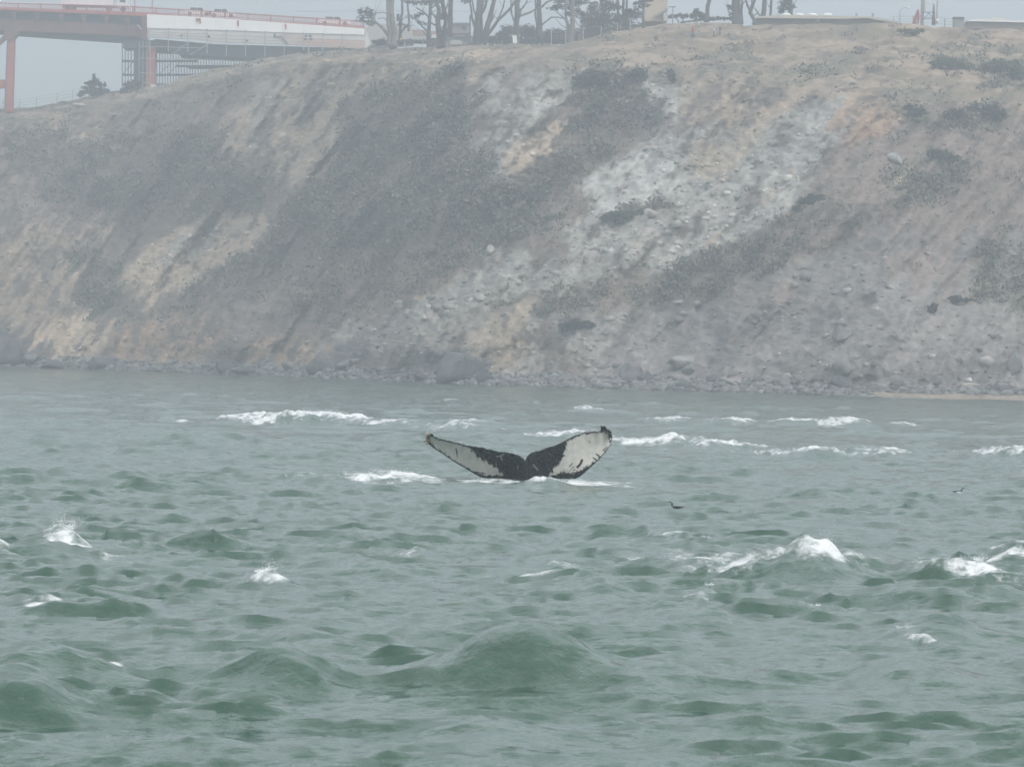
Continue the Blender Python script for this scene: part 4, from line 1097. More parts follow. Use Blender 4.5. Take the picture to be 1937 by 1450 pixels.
tree('dark conifer foliage beside a trunk above the bunker roof', [[(1496,36,8),(1495,12,8),(1499,-50,5)], [(1482,34,4),(1482,0,3)]], [[(1495,16,3),(1503,12,2)]], [(1483,10,12,12),(1478,20,7,6),(1489,2,10,8),(1500,13,7,3),(1490,-60,30,22)], 510, seed=16, per=36)
def bush(label, ells, Y=None, leafcol=(.052, .063, .048), seed=1, per=60, size=.12, stems=True, name='bush'):
    px, py = ells[0][0], max(e[1] + e[3] for e in ells)
    if Y is None:
        g = ground(ells[0][0], py); Y = g[1]; base = g
    else: base = at(px, py, Y)
    root = thing(name, label, 'bush', tuple(base))
    leaves('foliage', [ell(a, b, c, d, Y, random.Random(seed + j).uniform(-.5, .3)) for j, (a, b, c, d) in enumerate(ells)], per, size, leafcol, root, seed)
    if stems:
        mb = MB(); r = random.Random(seed)
        for _ in range(5):
            e = r.choice(ells); q = at(e[0], e[1], Y)
            mb.tube([base + np.array([r.gauss(0, .15), 0, -.2]), (base + q) / 2, q], [.09, .07, .03], 5)
        mb.obj('stem', m_bark, root, True)
bush('spiky dark shrub on the crest under the bridge', [(178,150,3.5,12),(176,160,6,10),(184,156,4,8),(170,160,4,8),(164,158,5,3),(190,163,4,8),(160,166,6,3),(198,162,3,7),(180,174,16,9),(157,175,8,5),(200,174,8,7),(168,170,9,7),(190,174,10,8),(206,178,5,4),(152,180,7,4)], None, (.05, .062, .055), 21, 80, .13)
bush('low shrub at the foot of the scaffolded pier', [(247,162,14,9),(236,170,9,5),(258,160,10,10),(231,173,6,4)], None, (.055, .066, .055), 22, 80, .13)
bush('round dark hedge bush behind the sign board', [(960,60,16,14),(948,66,10,9)], 560, (.05, .06, .055), 23, 60, .13)
bush('round dark hedge bush between the straight trunk and the slim pair', [(997,58,18,14),(1006,66,14,9)], 560, (.05, .06, .055), 24, 60, .13)
bush('long dark hedge behind the slim pair of trunks', [(1046,66,24,12),(1066,66,18,10),(1030,72,14,8),(1090,66,20,12)], 560, (.055, .064, .055), 25, 50, .13)
bush('low continuous hedge of dark brush behind the cliff top tree trunks', [(x, 77 - (x > 1060) * (x - 1060) * .10, 15, 8.5) for x in range(930, 1125, 15)], 552, (.055, .064, .055), 43, 60, .13)
bush('thick dark brush under the cypress thicket', [(x, 70 - (x - 1110) * .16, 14, 11) for x in range(1110, 1222, 14)], 545, (.05, .06, .052), 44, 60, .13)
bush('dark green low brush at the foot of the abutment wall', [(x, 79, 11, 4.5) for x in range(712, 806, 13)], 548, (.055, .075, .058), 45, 60, .12)
bush('spiky palm like bush left of the leaning grey trunk', [(1316,26,9,6),(1310,30,6,5),(1324,28,8,6),(1318,20,5,4),(1330,32,7,7)], 510, (.06, .075, .055), 26, 80, .12)
bush('low hedge along the skyline right of the tan building', [(1290,30,14,5),(1270,31,12,4),(1360,35,18,4),(1385,36,14,4),(1345,36,10,4)], 520, (.06, .068, .06), 27, 60, .12)
bush('dark hanging bush on the cliff brow right of the pale slide', [(1205,145,20,14),(1190,150,14,11),(1216,136,10,8)], None, (.05, .058, .05), 28, 60, .13, False)
bush('narrow dark bush in the notch beside the yellowish cliff face', [(1271,146,7,12),(1268,136,7,6)], None, (.05, .058, .05), 29, 80, .12, False)
bush('large dark bush spilling over the brow at the middle of the cliff', [(1120,145,30,15),(1100,152,20,12),(1142,152,14,16)], None, (.05, .06, .05), 30, 50, .14, False)
bush('long dark bush slanting below the grey scree chute', [(1545,372,18,8),(1524,382,16,10),(1508,396,10,8)], None, (.05, .06, .05), 31, 60, .13, False)
bush('rounded dark bush on the right hand brow', [(1806,218,22,13),(1820,228,14,10)], None, (.048, .056, .052), 32, 60, .13, False)
bush('dark bush at the far right of the brow', [(1870,208,20,12),(1890,216,16,14),(1850,204,16,8)], None, (.052, .062, .05), 33, 60, .13, False)
bush('dark bush on the brow below the orange patch', [(1735,212,16,9),(1718,204,12,7),(1728,224,12,8)], None, (.05, .06, .052), 34, 60, .13, False)
bush('dark domed bush on the right hand slope', [(1775,292,26,11),(1800,300,16,9)], None, (.052, .062, .05), 35, 60, .13, False)
bush('flat dark green bush on the shelf below the bright scree', [(1175,408,34,9),(1205,404,24,8),(1150,414,20,6),(1230,408,14,6)], None, (.056, .068, .052), 36, 60, .13, False)
bush('dark bush overhanging the little gully low on the slope', [(1090,612,22,9),(1070,618,16,7),(1110,614,14,8)], None, (.048, .055, .052), 37, 60, .13, False)
bush('wide green bush on the plateau at the right', [(1790,118,28,10),(1820,124,22,8),(1770,122,16,8)], None, (.075, .088, .06), 38, 50, .13, False)
bush('wide green bush on the plateau at the right edge', [(1900,124,34,14),(1925,140,20,12),(1870,130,24,10)], None, (.075, .088, .06), 39, 50, .13, False)
bush('dark clump added for the shaded cave low on the grey right slope', [(1764,582,10,10)], None, (.04, .043, .045), 40, 80, .13, False)  # dark leaves stand in for the shade inside a cave
bush('dark low clump right of the cave clump', [(1808,565,14,7),(1826,568,10,4)], None, (.045, .048, .048), 41, 80, .13, False)
bush('yellowish green bush in front of the red panel on the plateau', [(1712,58,16,5),(1738,58,12,6),(1725,62,16,5)], None, (.13, .135, .07), 42, 60, .12, False)

# ------------------------------------------------------------------ THE BRIDGE APPROACH
YBR = 640
def X(px, py, dy=0): return V(px, py, YBR + dy)
br = thing('approach_bridge', 'orange red steel bridge approach with white sheeting over its right half', 'bridge', tuple(at(300, 110, YBR)))
def yline(p): return lambda x: float(np.interp(x, [a for a, b in p], [b for a, b in p]))
y_rt = yline([(-200,-10),(0,6),(240,12),(400,22),(690,41)])        # top rail
y_ft = yline([(-200,4),(0,15),(280,25),(400,31),(690,51)])         # deck edge top
y_fb = yline([(-200,10),(0,21),(280,31),(400,33),(690,54)])
MB().pxprism([(-200,y_fb(-200)),(280,y_fb(280)),(690,y_fb(690)),(690,y_ft(690)),(280,y_ft(280)),(0,y_ft(0)),(-200,y_ft(-200))], YBR, 14).obj('deck', m_red, br)
MB().pxprism([(-200,26),(0,38),(280,50),(280,y_fb(280)+.4),(0,y_fb(0)+.4),(-200,y_fb(-200)+.4)], YBR + 1.6, 10.5).obj('recess_shade', m_dark, br)  # dark block colours in the shadow recessed under the deck edge
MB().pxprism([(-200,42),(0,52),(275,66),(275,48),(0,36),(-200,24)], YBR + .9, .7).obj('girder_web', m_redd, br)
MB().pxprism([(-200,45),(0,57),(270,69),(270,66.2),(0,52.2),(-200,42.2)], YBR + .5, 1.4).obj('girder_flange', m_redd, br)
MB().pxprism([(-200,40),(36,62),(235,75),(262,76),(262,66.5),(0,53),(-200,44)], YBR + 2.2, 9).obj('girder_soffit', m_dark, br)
for k in range(-3, 9):
    x = 25 + k * 31
    if x > 270: continue
    MB().pxprism([(x - 1,y_fb(x) + 28),(x + 1,y_fb(x) + 28),(x + 1,y_fb(x) + 14),(x - 1,y_fb(x) + 14)], YBR + .78, .12).obj('stiffener', m_redd, br)
for x in (25, 70, 115, 157, 200, 240):
    MB().pxprism([(x - 5,y_fb(x) + .3),(x,y_fb(x) + 16),(x + 3,y_fb(x) + 16),(x + 6,y_fb(x) + .3)], YBR + .3, .5).obj('bracket', m_redd, br)
MB().pxprism([(258,48),(272,62),(274,60),(261,46)], YBR + .4, .4).obj('diagonal_strut', m_galv, br)
MB().pxprism([(268,76),(279,76),(279,y_fb(279)),(268,y_fb(268))], YBR - .02, 1.2).obj('end_post', m_redd, br)
# railing
def rail(yf, th, name):
    xs = [-200, 0, 120, 240, 400, 560, 690]
    MB().tube([X(x, yf(x), .2) for x in xs], th, 6).obj(name, m_red, br)
rail(y_rt, .07, 'top_rail'); rail(lambda x: y_ft(x) - 1.2, .05, 'bottom_rail')
mb = MB(); x = -100.0
while x < 690:
    a = at(x, y_ft(x), YBR + .2); b = at(x, y_rt(x), YBR + .2)
    mb.box((a[0] - .045, a[1] - .02, a[2]), (a[0] + .045, a[1] + .02, b[2])); x += 3.4
mb.obj('balusters', m_red, br, False, None, 'stuff')
for k in range(17):
    x = -10 + k * 43.5
    if x > 690: break
    a = at(x, y_ft(x), YBR + .14); b = at(x, y_rt(x) - 1.0, YBR + .14)
    MB().box((a[0] - .11, a[1] - .05, a[2] - .1), (a[0] + .11, a[1] + .05, b[2])).obj('rail_post', m_red, br)
# far railing, seen over the roadway
MB().tube([X(x, y_rt(x) + .6, 13.6) for x in (-200, 0, 240, 690)], .06, 5).obj('far_rail', m_red, br)
# leg with its cross girder and knee braces
mb = MB().pxprism([(8,212),(23,212),(27,64),(15,64)], YBR + .6, 2.0); mb.obj('steel_leg', m_red, br)
MB().pxprism([(7.5,212),(9.5,212),(16,66),(13.5,66)], YBR + .5, .09).obj('leg_side_shade', m_steel, br)  # grey strip puts the leg's shaded left side into colour
MB().pxprism([(-60,167),(9.5,167),(9.5,151),(-60,151)], YBR + .9, 1.2).obj('cross_girder', m_red, br)
MB().pxprism([(7,158),(-1,168),(-1,165),(5,156)], YBR + .85, 1.0).obj('knee_gusset', m_red, br)
MB().pxprism([(12,74),(-30,112),(-30,106),(8,66)], YBR + .9, 1.0).obj('knee_brace', m_redd, br)
MB().pxprism([(8,70),(15,76),(24,76),(34,64),(34,50),(10,46)], YBR + .3, 2.4).obj('bearing_head', m_redd, br)
# pier
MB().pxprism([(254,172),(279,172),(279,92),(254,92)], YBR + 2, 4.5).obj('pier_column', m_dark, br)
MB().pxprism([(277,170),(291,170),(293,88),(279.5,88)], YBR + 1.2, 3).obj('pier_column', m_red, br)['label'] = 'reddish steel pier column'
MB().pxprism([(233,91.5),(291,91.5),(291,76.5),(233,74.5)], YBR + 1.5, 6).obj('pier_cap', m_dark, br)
# under the sheeting
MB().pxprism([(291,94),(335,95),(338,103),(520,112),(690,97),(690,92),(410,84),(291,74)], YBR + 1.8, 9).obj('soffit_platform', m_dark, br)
# white sheeting in lengths
y_t = yline([(278,27),(400,33.6),(690,54.2)]); y_m = yline([(278,53),(430,57),(520,61),(690,66)]); y_b = yline([(278,71.5),(385,76),(405,81),(540,85.5),(690,93)])
cuts = [278, 330, 372, 408, 450, 492, 534, 574, 614, 652, 690]
for i, (a, b) in enumerate(zip(cuts, cuts[1:])):
    o_ = -.22 + .05 * (i % 2)
    MB().pxprism([(a + .15,y_m(a)),(b - .15,y_m(b)),(b - .15,y_t(b)),(a + .15,y_t(a))], YBR + o_, .12).obj('sheeting_panel', m_tarp, br)
for i, (a, b) in enumerate(zip(cuts, cuts[1:])):
    m_ = m_cream if b < 550 else m_peach
    if 534 <= a < 574: m_ = mat('pinkish_sheeting', (.70, .57, .48), .65, .14, .6, .2)
    o_ = -.02 + .05 * (i % 2)
    p = [(a + .15,y_b(a)),(b - .15,y_b(b)),(b - .15,y_m(b) + .3),(a + .15,y_m(a) + .3)]
    if a == 492: p = [(492,y_b(492)),(533.8,y_b(534)),(546,y_b(546)),(536,70),(531,65),(520,65),(516,68),(516,y_m(516)+.3),(492,y_m(492)+.3)]
    if a == 534: p = [(547,y_b(547)),(573.8,y_b(574)),(573.8,y_m(574)+.3),(517,y_m(517)+.3),(517,64.5),(532,64.5),(537,69.5)]
    if m_ is m_peach:
        ymid = lambda x: (y_m(x) + y_b(x)) / 2 - 2
        MB().pxprism([(a + .15,ymid(a)),(b - .15,ymid(b)),(b - .15,y_m(b) + .3),(a + .15,y_m(a) + .3)], YBR + o_, .12).obj('sheeting_panel', m_cream, br)
        p = [(a + .15,y_b(a)),(b - .15,y_b(b)),(b - .15,ymid(b) + .2),(a + .15,ymid(a) + .2)]
    MB().pxprism(p, YBR + o_, .12).obj('lower_sheeting_panel', m_, br)
MB().pxprism([(517,69),(532,67),(537,71),(547,y_b(547)-.5),(541,y_b(541)-.5),(531,71.5),(518,71.5)], YBR - .12, .1).obj('torn_flap', m_concd, br)
for (x, y) in ((343,67.5),(395,69.5),(467,76.5),(519.5,67)):
    p = at(x, y, YBR - .16); MB().tube([p, p + np.array([0, .06, 0])], .19, 10).obj('dark_hole_disc', m_black, br)  # black discs paint in the darkness inside the sheeting's holes
for k in range(11):
    x = 282 + k * 36.5
    MB().tube([X(x, y_m(x) - 1, -.45), X(x, y_b(x) + (24 if x < 560 else 8), -.45)], .07, 6).obj('cover_post', m_galv, br)
for f_ in (.12, .42, .68, .92):
    MB().tube([X(x, y_m(x) * (1 - f_) + y_b(x) * f_, -.42) for x in (280, 385, 405, 540, 690)], .05, 5).obj('cover_rail', m_galv, br)
for x in (378, 450, 540):
    MB().tube([X(x, y_t(x) + 12 - 10, -.3), X(x + 1, y_t(x) + 12, -.3)], .12, 5).obj('sheet_bracket', m_red, br)
MB().pxprism([(370,y_t(370)+3),(373,y_t(373)+10),(380,y_t(380)+3)], YBR - .4, .15).obj('gusset', m_red, br)
for (x0, y0, x1, y1) in ((325,104,360,78),(360,104,400,80)):
    MB().tube([X(x0, y0, -.4), X(x1, y1, -.4)], .06, 5).obj('brace', m_galv, br)
# floodlight mast, lamp posts and vehicles on the deck
def standard(name, label, px, y0, y1, Y, w=.07, m=None, group=None):
    root = thing(name, label, 'lamp', tuple(at(px, y0, Y)))
    MB().tube([V(px, y0 + 2, Y), V(px, (y0 + y1) / 2, Y), V(px + .4, y1, Y)], [w * 1.2, w, w * .8], 7).obj('pole', m or m_conc, root)
    return root
t = standard('floodlight_mast', 'pole with four floodlights in front of the white sheeting', 583.5, 104, 67, 600, .09)
MB().tube([V(577, 75, 600), V(590, 75, 600)], .05, 5).obj('crossarm', m_conc, t)
MB().tube([V(578, 69, 600), V(588, 69, 600)], .05, 5).obj('crossarm', m_conc, t)
for (x, y) in ((579,68),(587,68),(577.5,74),(588.5,74)):
    p = at(x, y, 599.6); MB().tube([p + np.array([0, -.12, -.05]), p + np.array([0, .14, .08])], [.21, .12], 8).obj('floodlight', m_steel, t)
for x, lb in ((255, 'thin red lamp post on the bridge deck behind the white truck cab'), (288, 'thin red lamp post on the bridge deck at the start of the white sheeting')):
    t = thing('lamp_post', lb, 'lamp', tuple(at(x, y_ft(x), YBR + 1)))
    MB().tube([V(x, y_ft(x), YBR + 1), V(x, -20, YBR + 1), V(x, -70, YBR + 1)], [.09, .07, .05], 7).obj('pole', m_red, t)
    MB().tube([V(x, -70, YBR + 1), V(x + 8, -76, YBR + 1.5), V(x + 16, -76, YBR + 2)], .05, 6).obj('arm', m_red, t)
    MB().ball(V(x + 18, -76, YBR + 2.1), (.4, .2, .12)).obj('lamp_head', m_galv, t)
def wheel(parent, c, r_, w=.28):
    MB().tube([(c[0], c[1] - w / 2, c[2]), (c[0], c[1] + w / 2, c[2])], r_, 14).obj('wheel', m_black, parent, False)
def truck():
    YR = YBR + 4
    zr = at(170, y_ft(170) + 1, YR)[2]
    a = at(116, 0, YR)[0]; b = at(214, 0, YR)[0]
    c0 = at(222, 0, YR)[0]; c1 = at(240, 0, YR)[0]
    root = thing('box_truck', 'white box truck crossing the bridge behind the railing', 'truck', (a, YR, zr))
    MB().box((a, YR, zr + 1.05), (b, YR + 2.4, zr + 3.6)).obj('cargo_box', m_white, root)
    MB().box((a + .1, YR + .5, zr + .7), (c1 - .3, YR + 1.9, zr + 1.02)).obj('chassis', m_steel, root)
    mb = MB(); yy = YR + .1
    pr = [(c0, zr + .75), (c1 + .35, zr + .75), (c1 + .35, zr + 1.35), (c1, zr + 1.5), (c1 - .35, zr + 2.35), (c0, zr + 2.4)]
    mb.prism([(x_, yy, z_) for x_, z_ in pr], 2.1); mb.obj('cab', m_white, root)
    MB().prism([(c0 + .35, yy - .03, zr + 1.55), (c1 - .12, yy - .03, zr + 1.55), (c1 - .4, yy - .03, zr + 2.2), (c0 + .35, yy - .03, zr + 2.2)], .05).obj('window', m_glass, root)
    for x_ in (a + 1.0, a + 1.9, b - .6, c1 - .55): wheel(root, (x_, YR + .15, zr + .45), .45)
    MB().box((c0 - .1, YR + .6, zr + 2.42), (c0 + .9, YR + 1.8, zr + 2.75)).obj('wind_deflector', m_white, root)
truck()
def car(px, label, col_m, Y, L=4.2):
    zr = at(px, y_ft(px) + 1, Y)[2]; x0 = at(px, 0, Y)[0]
    root = thing('car', label, 'car', (x0, Y, zr))
    pr = [(-.5, .25), (.5, .25), (.5, .62), (.46, .78), (.30, .86), (.16, 1.36), (-.2, 1.42), (-.40, .95), (-.5, .85)]
    MB().prism([(x0 + p * L, Y, zr + q) for p, q in pr], 1.75).obj('body', col_m, root)
    for (l, r_) in (((-.33, -.05), None), ((-.03, .2), None)):
        a, b = l
        MB().prism([(x0 + a * L, Y - .02, zr + .9), (x0 + b * L, Y - .02, zr + .9), (x0 + (b - .05 * (b > 0)) * L, Y - .02, zr + 1.3), (x0 + (a + .06 * (a < -.1)) * L, Y - .02, zr + 1.3)], .03).obj('window', m_glass, root)
    for p in (-.3, .32): wheel(root, (x0 + p * L, Y + .1, zr + .32), .32, .22)
car(375, 'white car behind the bridge railing above the left of the white sheeting', m_white, YBR + 4)
car(421, 'white car behind the bridge railing above the middle of the white sheeting', m_white, YBR + 4)
car(634, 'white car behind the bridge railing near the right end of the white sheeting', m_white, YBR + 4, 5.0)

# scaffolding round the pier and under the sheeting
sc_ = thing('scaffolding', 'tube scaffolding around the pier and under the white sheeting', 'scaffolding', tuple(at(262, 168, YBR - 1)))
def gy(x): return float(np.interp(x, PXC, top_py)) + 6
rs_ = random.Random(3)
x = 231.0
while x < 256:
    for dy in (-.6, 3.0):
        MB().tube([X(x + dy * .3, gy(x) + 2, dy), X(x + dy * .3, 78, dy)], .05, 5).obj('upright', m_steel, sc_)
    x += 5.6
for x in (263, 270, 277, 284):
    MB().tube([X(x, gy(x) + 2, -.6), X(x + .5, 78, -.6)], .045, 5).obj('upright', m_galv, sc_)
for dy in (6.0, 7.5):
    x = 294.0 + dy * .4
    while x < 498:
        top = 97 if x < 338 else 105
        if gy(x) - 4 > top:
            MB().tube([X(x, gy(x) + 1, dy), X(x + rs_.uniform(-.3, .3), top, dy)], .055, 4).obj('upright', m_steel, sc_)
        x += 5.2
for y, x0, x1 in ((115,231,372),(141,231,400),(159,231,345),(124.5,334,470),(128,356,440)):
    MB().pxprism([(x0,y + 1.2),(x1,y + 1.2),(x1,y - 1.2),(x0,y - 1.2)], YBR + 5.6, 2.2).obj('platform', m_plank, sc_)
for y in (88, 110, 137, 155):
    MB().tube([X(262, y, -.7), X(382 if y < 120 else 292, y + 3, -.7)], .05, 5).obj('ledger', m_galv, sc_)
for (a, b, c, d) in ((300,141,325,118),(340,118,318,141),(232,141,254,116)):
    MB().tube([X(a, b, 5.8), X(c, d, 5.8)], .05, 4).obj('cross_brace', m_steel, sc_)
tag(MB().tube([X(284, 165, -3), X(295, 165, -3)], [.45, .38], 10).obj('pipe_section', m_conc, None, True, X(289, 165, -3)), 'short pale pipe lying at the foot of the reddish pier column', 'pipe')

# abutment wall behind the trees
ab = thing('abutment_wall', 'pale grey concrete abutment wall behind the twin trunk tree', 'wall', tuple(at(730, 92, YBR)))
MB().pxprism([(690.5,95),(703,84),(780,78),(780,52),(735,45),(700,47),(691,55)], YBR + .5, 10).obj('wall_face', m_conc, ab)
MB().pxprism([(691,95),(700,84),(694,60),(691,56)], YBR + .2, .25).obj('edge_sheet', m_cream, ab)
MB().pxprism([(704,82),(728,76),(728,70),(706,79)], YBR - .5, .3).obj('green_netting', mat('green_netting', (.12, .18, .14), .9, .2, 2), ab)
MB().pxprism([(780,66),(860,72),(860,62),(780,56)], YBR + 2, 6).obj('red_parapet', mat('faded_red_wall', (.36, .22, .20), .9, .1, 1), ab)
MB().pxprism([(780,78),(860,78),(860,72.2),(780,66.2)], YBR + 2.1, 6).obj('wall_base', m_conc, ab)
# distant house roofs, gate, vehicles among the trees
def house(label, body, roof, Y, wall_m, roof_m, depth=8, win=()):
    root = thing('building', label, 'building', tuple(at(body[0][0], body[0][1], Y)))
    MB().pxprism(body, Y, depth).obj('wall', wall_m, root)
    if roof: MB().pxprism(roof, Y - .5, depth + 1).obj('roof', roof_m, root)
    for w in win: MB().pxprism(w, Y - .04, .06).obj('window', m_glass, root)
    return root
house('small grey building with a dark roof behind the forked tree', [(854,66),(886,66),(886,46),(854,46)], [(852,46.2),(888,46.2),(886,43),(854,43)], 620, m_concd, m_steel, 8, [[(874,58),(882,58),(882,50),(874,50)]])
gt = thing('site_gate', 'dark framed gate with a tall post left of the many limbed tree', 'gate', tuple(at(866, 86, 528)))
MB().pxprism([(887,88),(890,88),(891,30),(888,30)], 528, .25).obj('gate_post', m_steel, gt)
MB().pxprism([(888,31.5),(894,31.5),(894,29),(888,29)], 527.8, .3).obj('post_arm', m_steel, gt)
MB().pxprism([(842,66),(888,65),(888,62.5),(842,63.5)], 528, .2).obj('top_bar', m_redd, gt)
MB().pxprism([(843,88),(846,88),(846,66),(843,66)], 528, .2).obj('gate_post', m_steel, gt)
MB().pxprism([(859,69),(880,69.5),(880,67.5),(859,67)], 528.1, .1).obj('pale_board', m_conc, gt)
MB().pxprism([(846,87.5),(887,87.5),(887,69.8),(846,69.8)], 528.3, .08).obj('mesh_panel', m_concd, gt)
tag(MB().pxprism([(851,84),(875,84),(873,77),(866,76),(852,77)], 522, 2.2).obj('pallet_stack', m_conc, None, False, V(862, 84, 522)), 'low pale stack of slabs in front of the site gate', 'slabs')
t = thing('pickup_truck', 'dark parked pickup with a white cab top between the layered and forked trees', 'truck', tuple(at(822, 86, 540)))
MB().pxprism([(811,85),(842,85),(842,75),(830,74.5),(829,72),(814,72),(811,76)], 540, 2).obj('body', m_navy, t)
MB().pxprism([(816,71.8),(828,71.8),(827,65.5),(818,65.5)], 540.1, 1.8).obj('cab', m_white, t)
for x in (817, 835): wheel(t, at(x, 85, 540.1), .33, .25)
t = thing('parked_car', 'small grey green parked car with a white roof against the many limbed tree', 'car', tuple(at(897, 86, 529)))
MB().pxprism([(890,86),(901,86),(901,72),(897,69),(891,70)], 529, 1.8).obj('body', mat('grey_green_paint', (.22, .27, .23), .4, .05, 1), t)
MB().pxprism([(889.5,69),(899,68.5),(898,63.5),(891,64)], 529.1, 1.6).obj('roof', m_white, t)
for x in (892.5, 899): wheel(t, at(x, 86, 529.1), .3, .2)
sg = thing('notice_board', 'white notice board standing in the grass below the hedge', 'sign', tuple(at(974, 88, 512)))
MB().pxprism([(970.5,82),(978.5,81.5),(977,67),(969,67.5)], 512, .06).obj('board', m_white, sg)
MB().tube([V(974.5, 90, 512.1), V(973.5, 72, 512.1)], .06, 5).obj('post', m_wood, sg)
# fences along the cliff top
def fence(label, posts, Y, hpx, wires=3, m=None, w=.05):
    root = thing('wire_fence', label, 'fence', tuple(at(posts[0][0], posts[0][1], Y)))
    tops = []
    for (x, y) in posts:
        a = at(x, y + 3, Y); b = at(x + .3, y - hpx, Y)
        MB().tube([a, b], w, 5).obj('post', m or m_wire, root); tops.append((at(x, y, Y), b))
    for k in range(wires):
        f_ = (k + 1) / wires
        MB().tube([a * (1 - f_) + b * f_ for a, b in tops], .018, 4).obj('wire', m_wire, root)
fence('wire fence with thin posts along the skyline below the bridge', [(5,206),(37,206),(69,201),(108,194),(137,188),(168,182)], 640, 17)
fence('wire fence with pale posts running up to the tan building', [(1043,82),(1070,80),(1103,79),(1137,76),(1168,70),(1192,60),(1217,48)], 508, 26, 4, m_conc, .06)
fence('wire fence on the skyline behind the red panel', [(1690,47),(1727,47),(1787,51),(1830,54),(1937,56)], 500, 16, 3)
fence('low wire fence between the twin trunk tree and the many limbed tree', [(765,88),(800,88),(845,90),(880,91),(912,92),(950,88)], 520, 10, 2, m_conc, .05)
for x, lb in ((1272.5, 'short straight utility pole right of the tan building'),):
    t = thing('utility_pole', lb, 'pole', tuple(at(x, 45, 505)))
    MB().tube([V(x, 48, 505), V(x, 14, 505)], [.09, .06], 6).obj('pole', m_wood, t)
    MB().tube([V(x - 8, 13.5, 505), V(x + 5, 13.5, 505)], .07, 5).obj('crossarm', m_steel, t)
# overhead cable
tag(MB().tube([V(560 + k * 30, 22 - 4 * math.sin(math.pi * k / 20) + k * .35, 600) for k in range(21)], .02, 4).obj('overhead_cable', m_wire, None, False, V(560, 22, 600)), 'thin dark cable strung between the tree trunks', 'cable')

# ------------------------------------------------------------------ buildings on the plateau
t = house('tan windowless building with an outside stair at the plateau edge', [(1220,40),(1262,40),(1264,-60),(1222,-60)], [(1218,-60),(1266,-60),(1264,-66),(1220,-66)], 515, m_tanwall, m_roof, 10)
MB().pxprism([(1240,33),(1263,20),(1263,15),(1237,30)], 514.4, .5).obj('stair', m_concd, t)
MB().pxprism([(1255,40),(1263,40),(1263,22),(1255,26)], 514.2, .7).obj('stair_base', m_conc, t)
t = thing('bunker', 'long low concrete bunker with a pale flat roof on the skyline', 'building', tuple(at(1560, 52, 500)))
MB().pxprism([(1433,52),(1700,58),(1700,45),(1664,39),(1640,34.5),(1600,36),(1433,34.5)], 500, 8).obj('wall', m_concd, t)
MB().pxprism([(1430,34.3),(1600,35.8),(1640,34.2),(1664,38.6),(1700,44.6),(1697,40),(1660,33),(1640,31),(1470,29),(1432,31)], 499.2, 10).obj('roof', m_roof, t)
for i, x in enumerate((1487, 1512, 1537, 1565)):
    p = at(x, 28.4, 503); MB().ball(p, (.62, .5, .22), 10, 6).obj('roof_vent', m_white, t, True)
for x in (1620, 1651):
    MB().tube([V(x, 32, 502), V(x, 25.5, 502)], [.1, .12], 6).obj('pipe', m_concd, t)
MB().pxprism([(1542,42),(1551,42),(1551,36.8),(1542,36.8)], 499.95, .1).obj('door', m_conc, t)
t = thing('low_building', 'low grey building with a white roof edge at the right of the skyline', 'building', tuple(at(1880, 56, 498)))
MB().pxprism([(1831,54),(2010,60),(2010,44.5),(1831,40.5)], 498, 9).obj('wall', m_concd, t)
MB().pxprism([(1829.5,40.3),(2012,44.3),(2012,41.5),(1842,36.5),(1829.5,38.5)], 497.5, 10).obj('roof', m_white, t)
MB().pxprism([(1872,37),(1902,38),(1900,34.5),(1874,33.5)], 500, 4).obj('roof_lantern', m_roof, t)
t = thing('utility_cabinet', 'grey green box shed standing alone beside the low building', 'shed', tuple(at(1815, 53, 497)))
MB().pxprism([(1805,52),(1824,52.5),(1824,34.3),(1805.5,34)], 497, 2).obj('cabinet', mat('grey_green_box', (.25, .265, .25), .8, .08, 1), t)
MB().pxprism([(1804,33.8),(1825,34.2),(1825,32.6),(1804,32.2)], 496.8, 2.4).obj('lid', m_steel, t)
MB().pxprism([(1805,54),(1824,54.5),(1824,52.7),(1805,52.2)], 497.1, 2).obj('plinth', m_concd, t)
# red dish panel, tower, lamps
t = thing('red_antenna_dish', 'faded red oval dish standing on edge beside the lattice tower', 'antenna', tuple(at(1733, 46, 496)))
pts = [(1725,47),(1728,36),(1732,26),(1736,18),(1738,18.5),(1739.5,26),(1740,36),(1738,44),(1736,38),(1734,38),(1733,47)]
MB().pxprism(pts, 496, .5).obj('dish', mat('faded_red_paint', (.42, .15, .15), .7, .08, .8), t)
MB().tube([V(1736, 48, 496.8), V(1737, 24, 496.6)], .08, 6).obj('stand', m_steel, t)
t = thing('steel_tower', 'two legged steel frame tower with cross bars and a ladder on the skyline', 'tower', tuple(at(1758, 47, 494)))
MB().pxprism([(1741.5,47),(1747.5,47),(1748,-40),(1744,-40)], 494, .6).obj('leg', m_concd, t)
MB().pxprism([(1747,24),(1750.5,24),(1751.5,-40),(1748.5,-40)], 494.2, .5).obj('leg', m_conc, t)
MB().pxprism([(1763,47),(1770,47),(1767.5,8),(1766,8)], 494, .6).obj('leg', m_redd, t)
MB().tube([V(1773, 44, 494.2), V(1773, 14, 494.2), V(1774.5, -40, 494.2)], [.16, .1, .06], 6).obj('mast', m_galv, t)
for y in (23.5, 35):
    MB().pxprism([(1744,y + .7),(1769,y + .7),(1769,y - .7),(1744,y - .7)], 493.9, .15).obj('cross_bar', m_steel, t)
for (a, b, c, d) in ((1748,35,1758,24.5),(1765,35,1756,24.5)):
    MB().tube([V(a, b, 493.85), V(c, d, 493.85)], .04, 4).obj('diagonal', m_steel, t)
p = at(1774, 38, 493.6); MB().tube([p, p + np.array([0, .3, 0])], .2, 10).obj('drum', m_white, t)
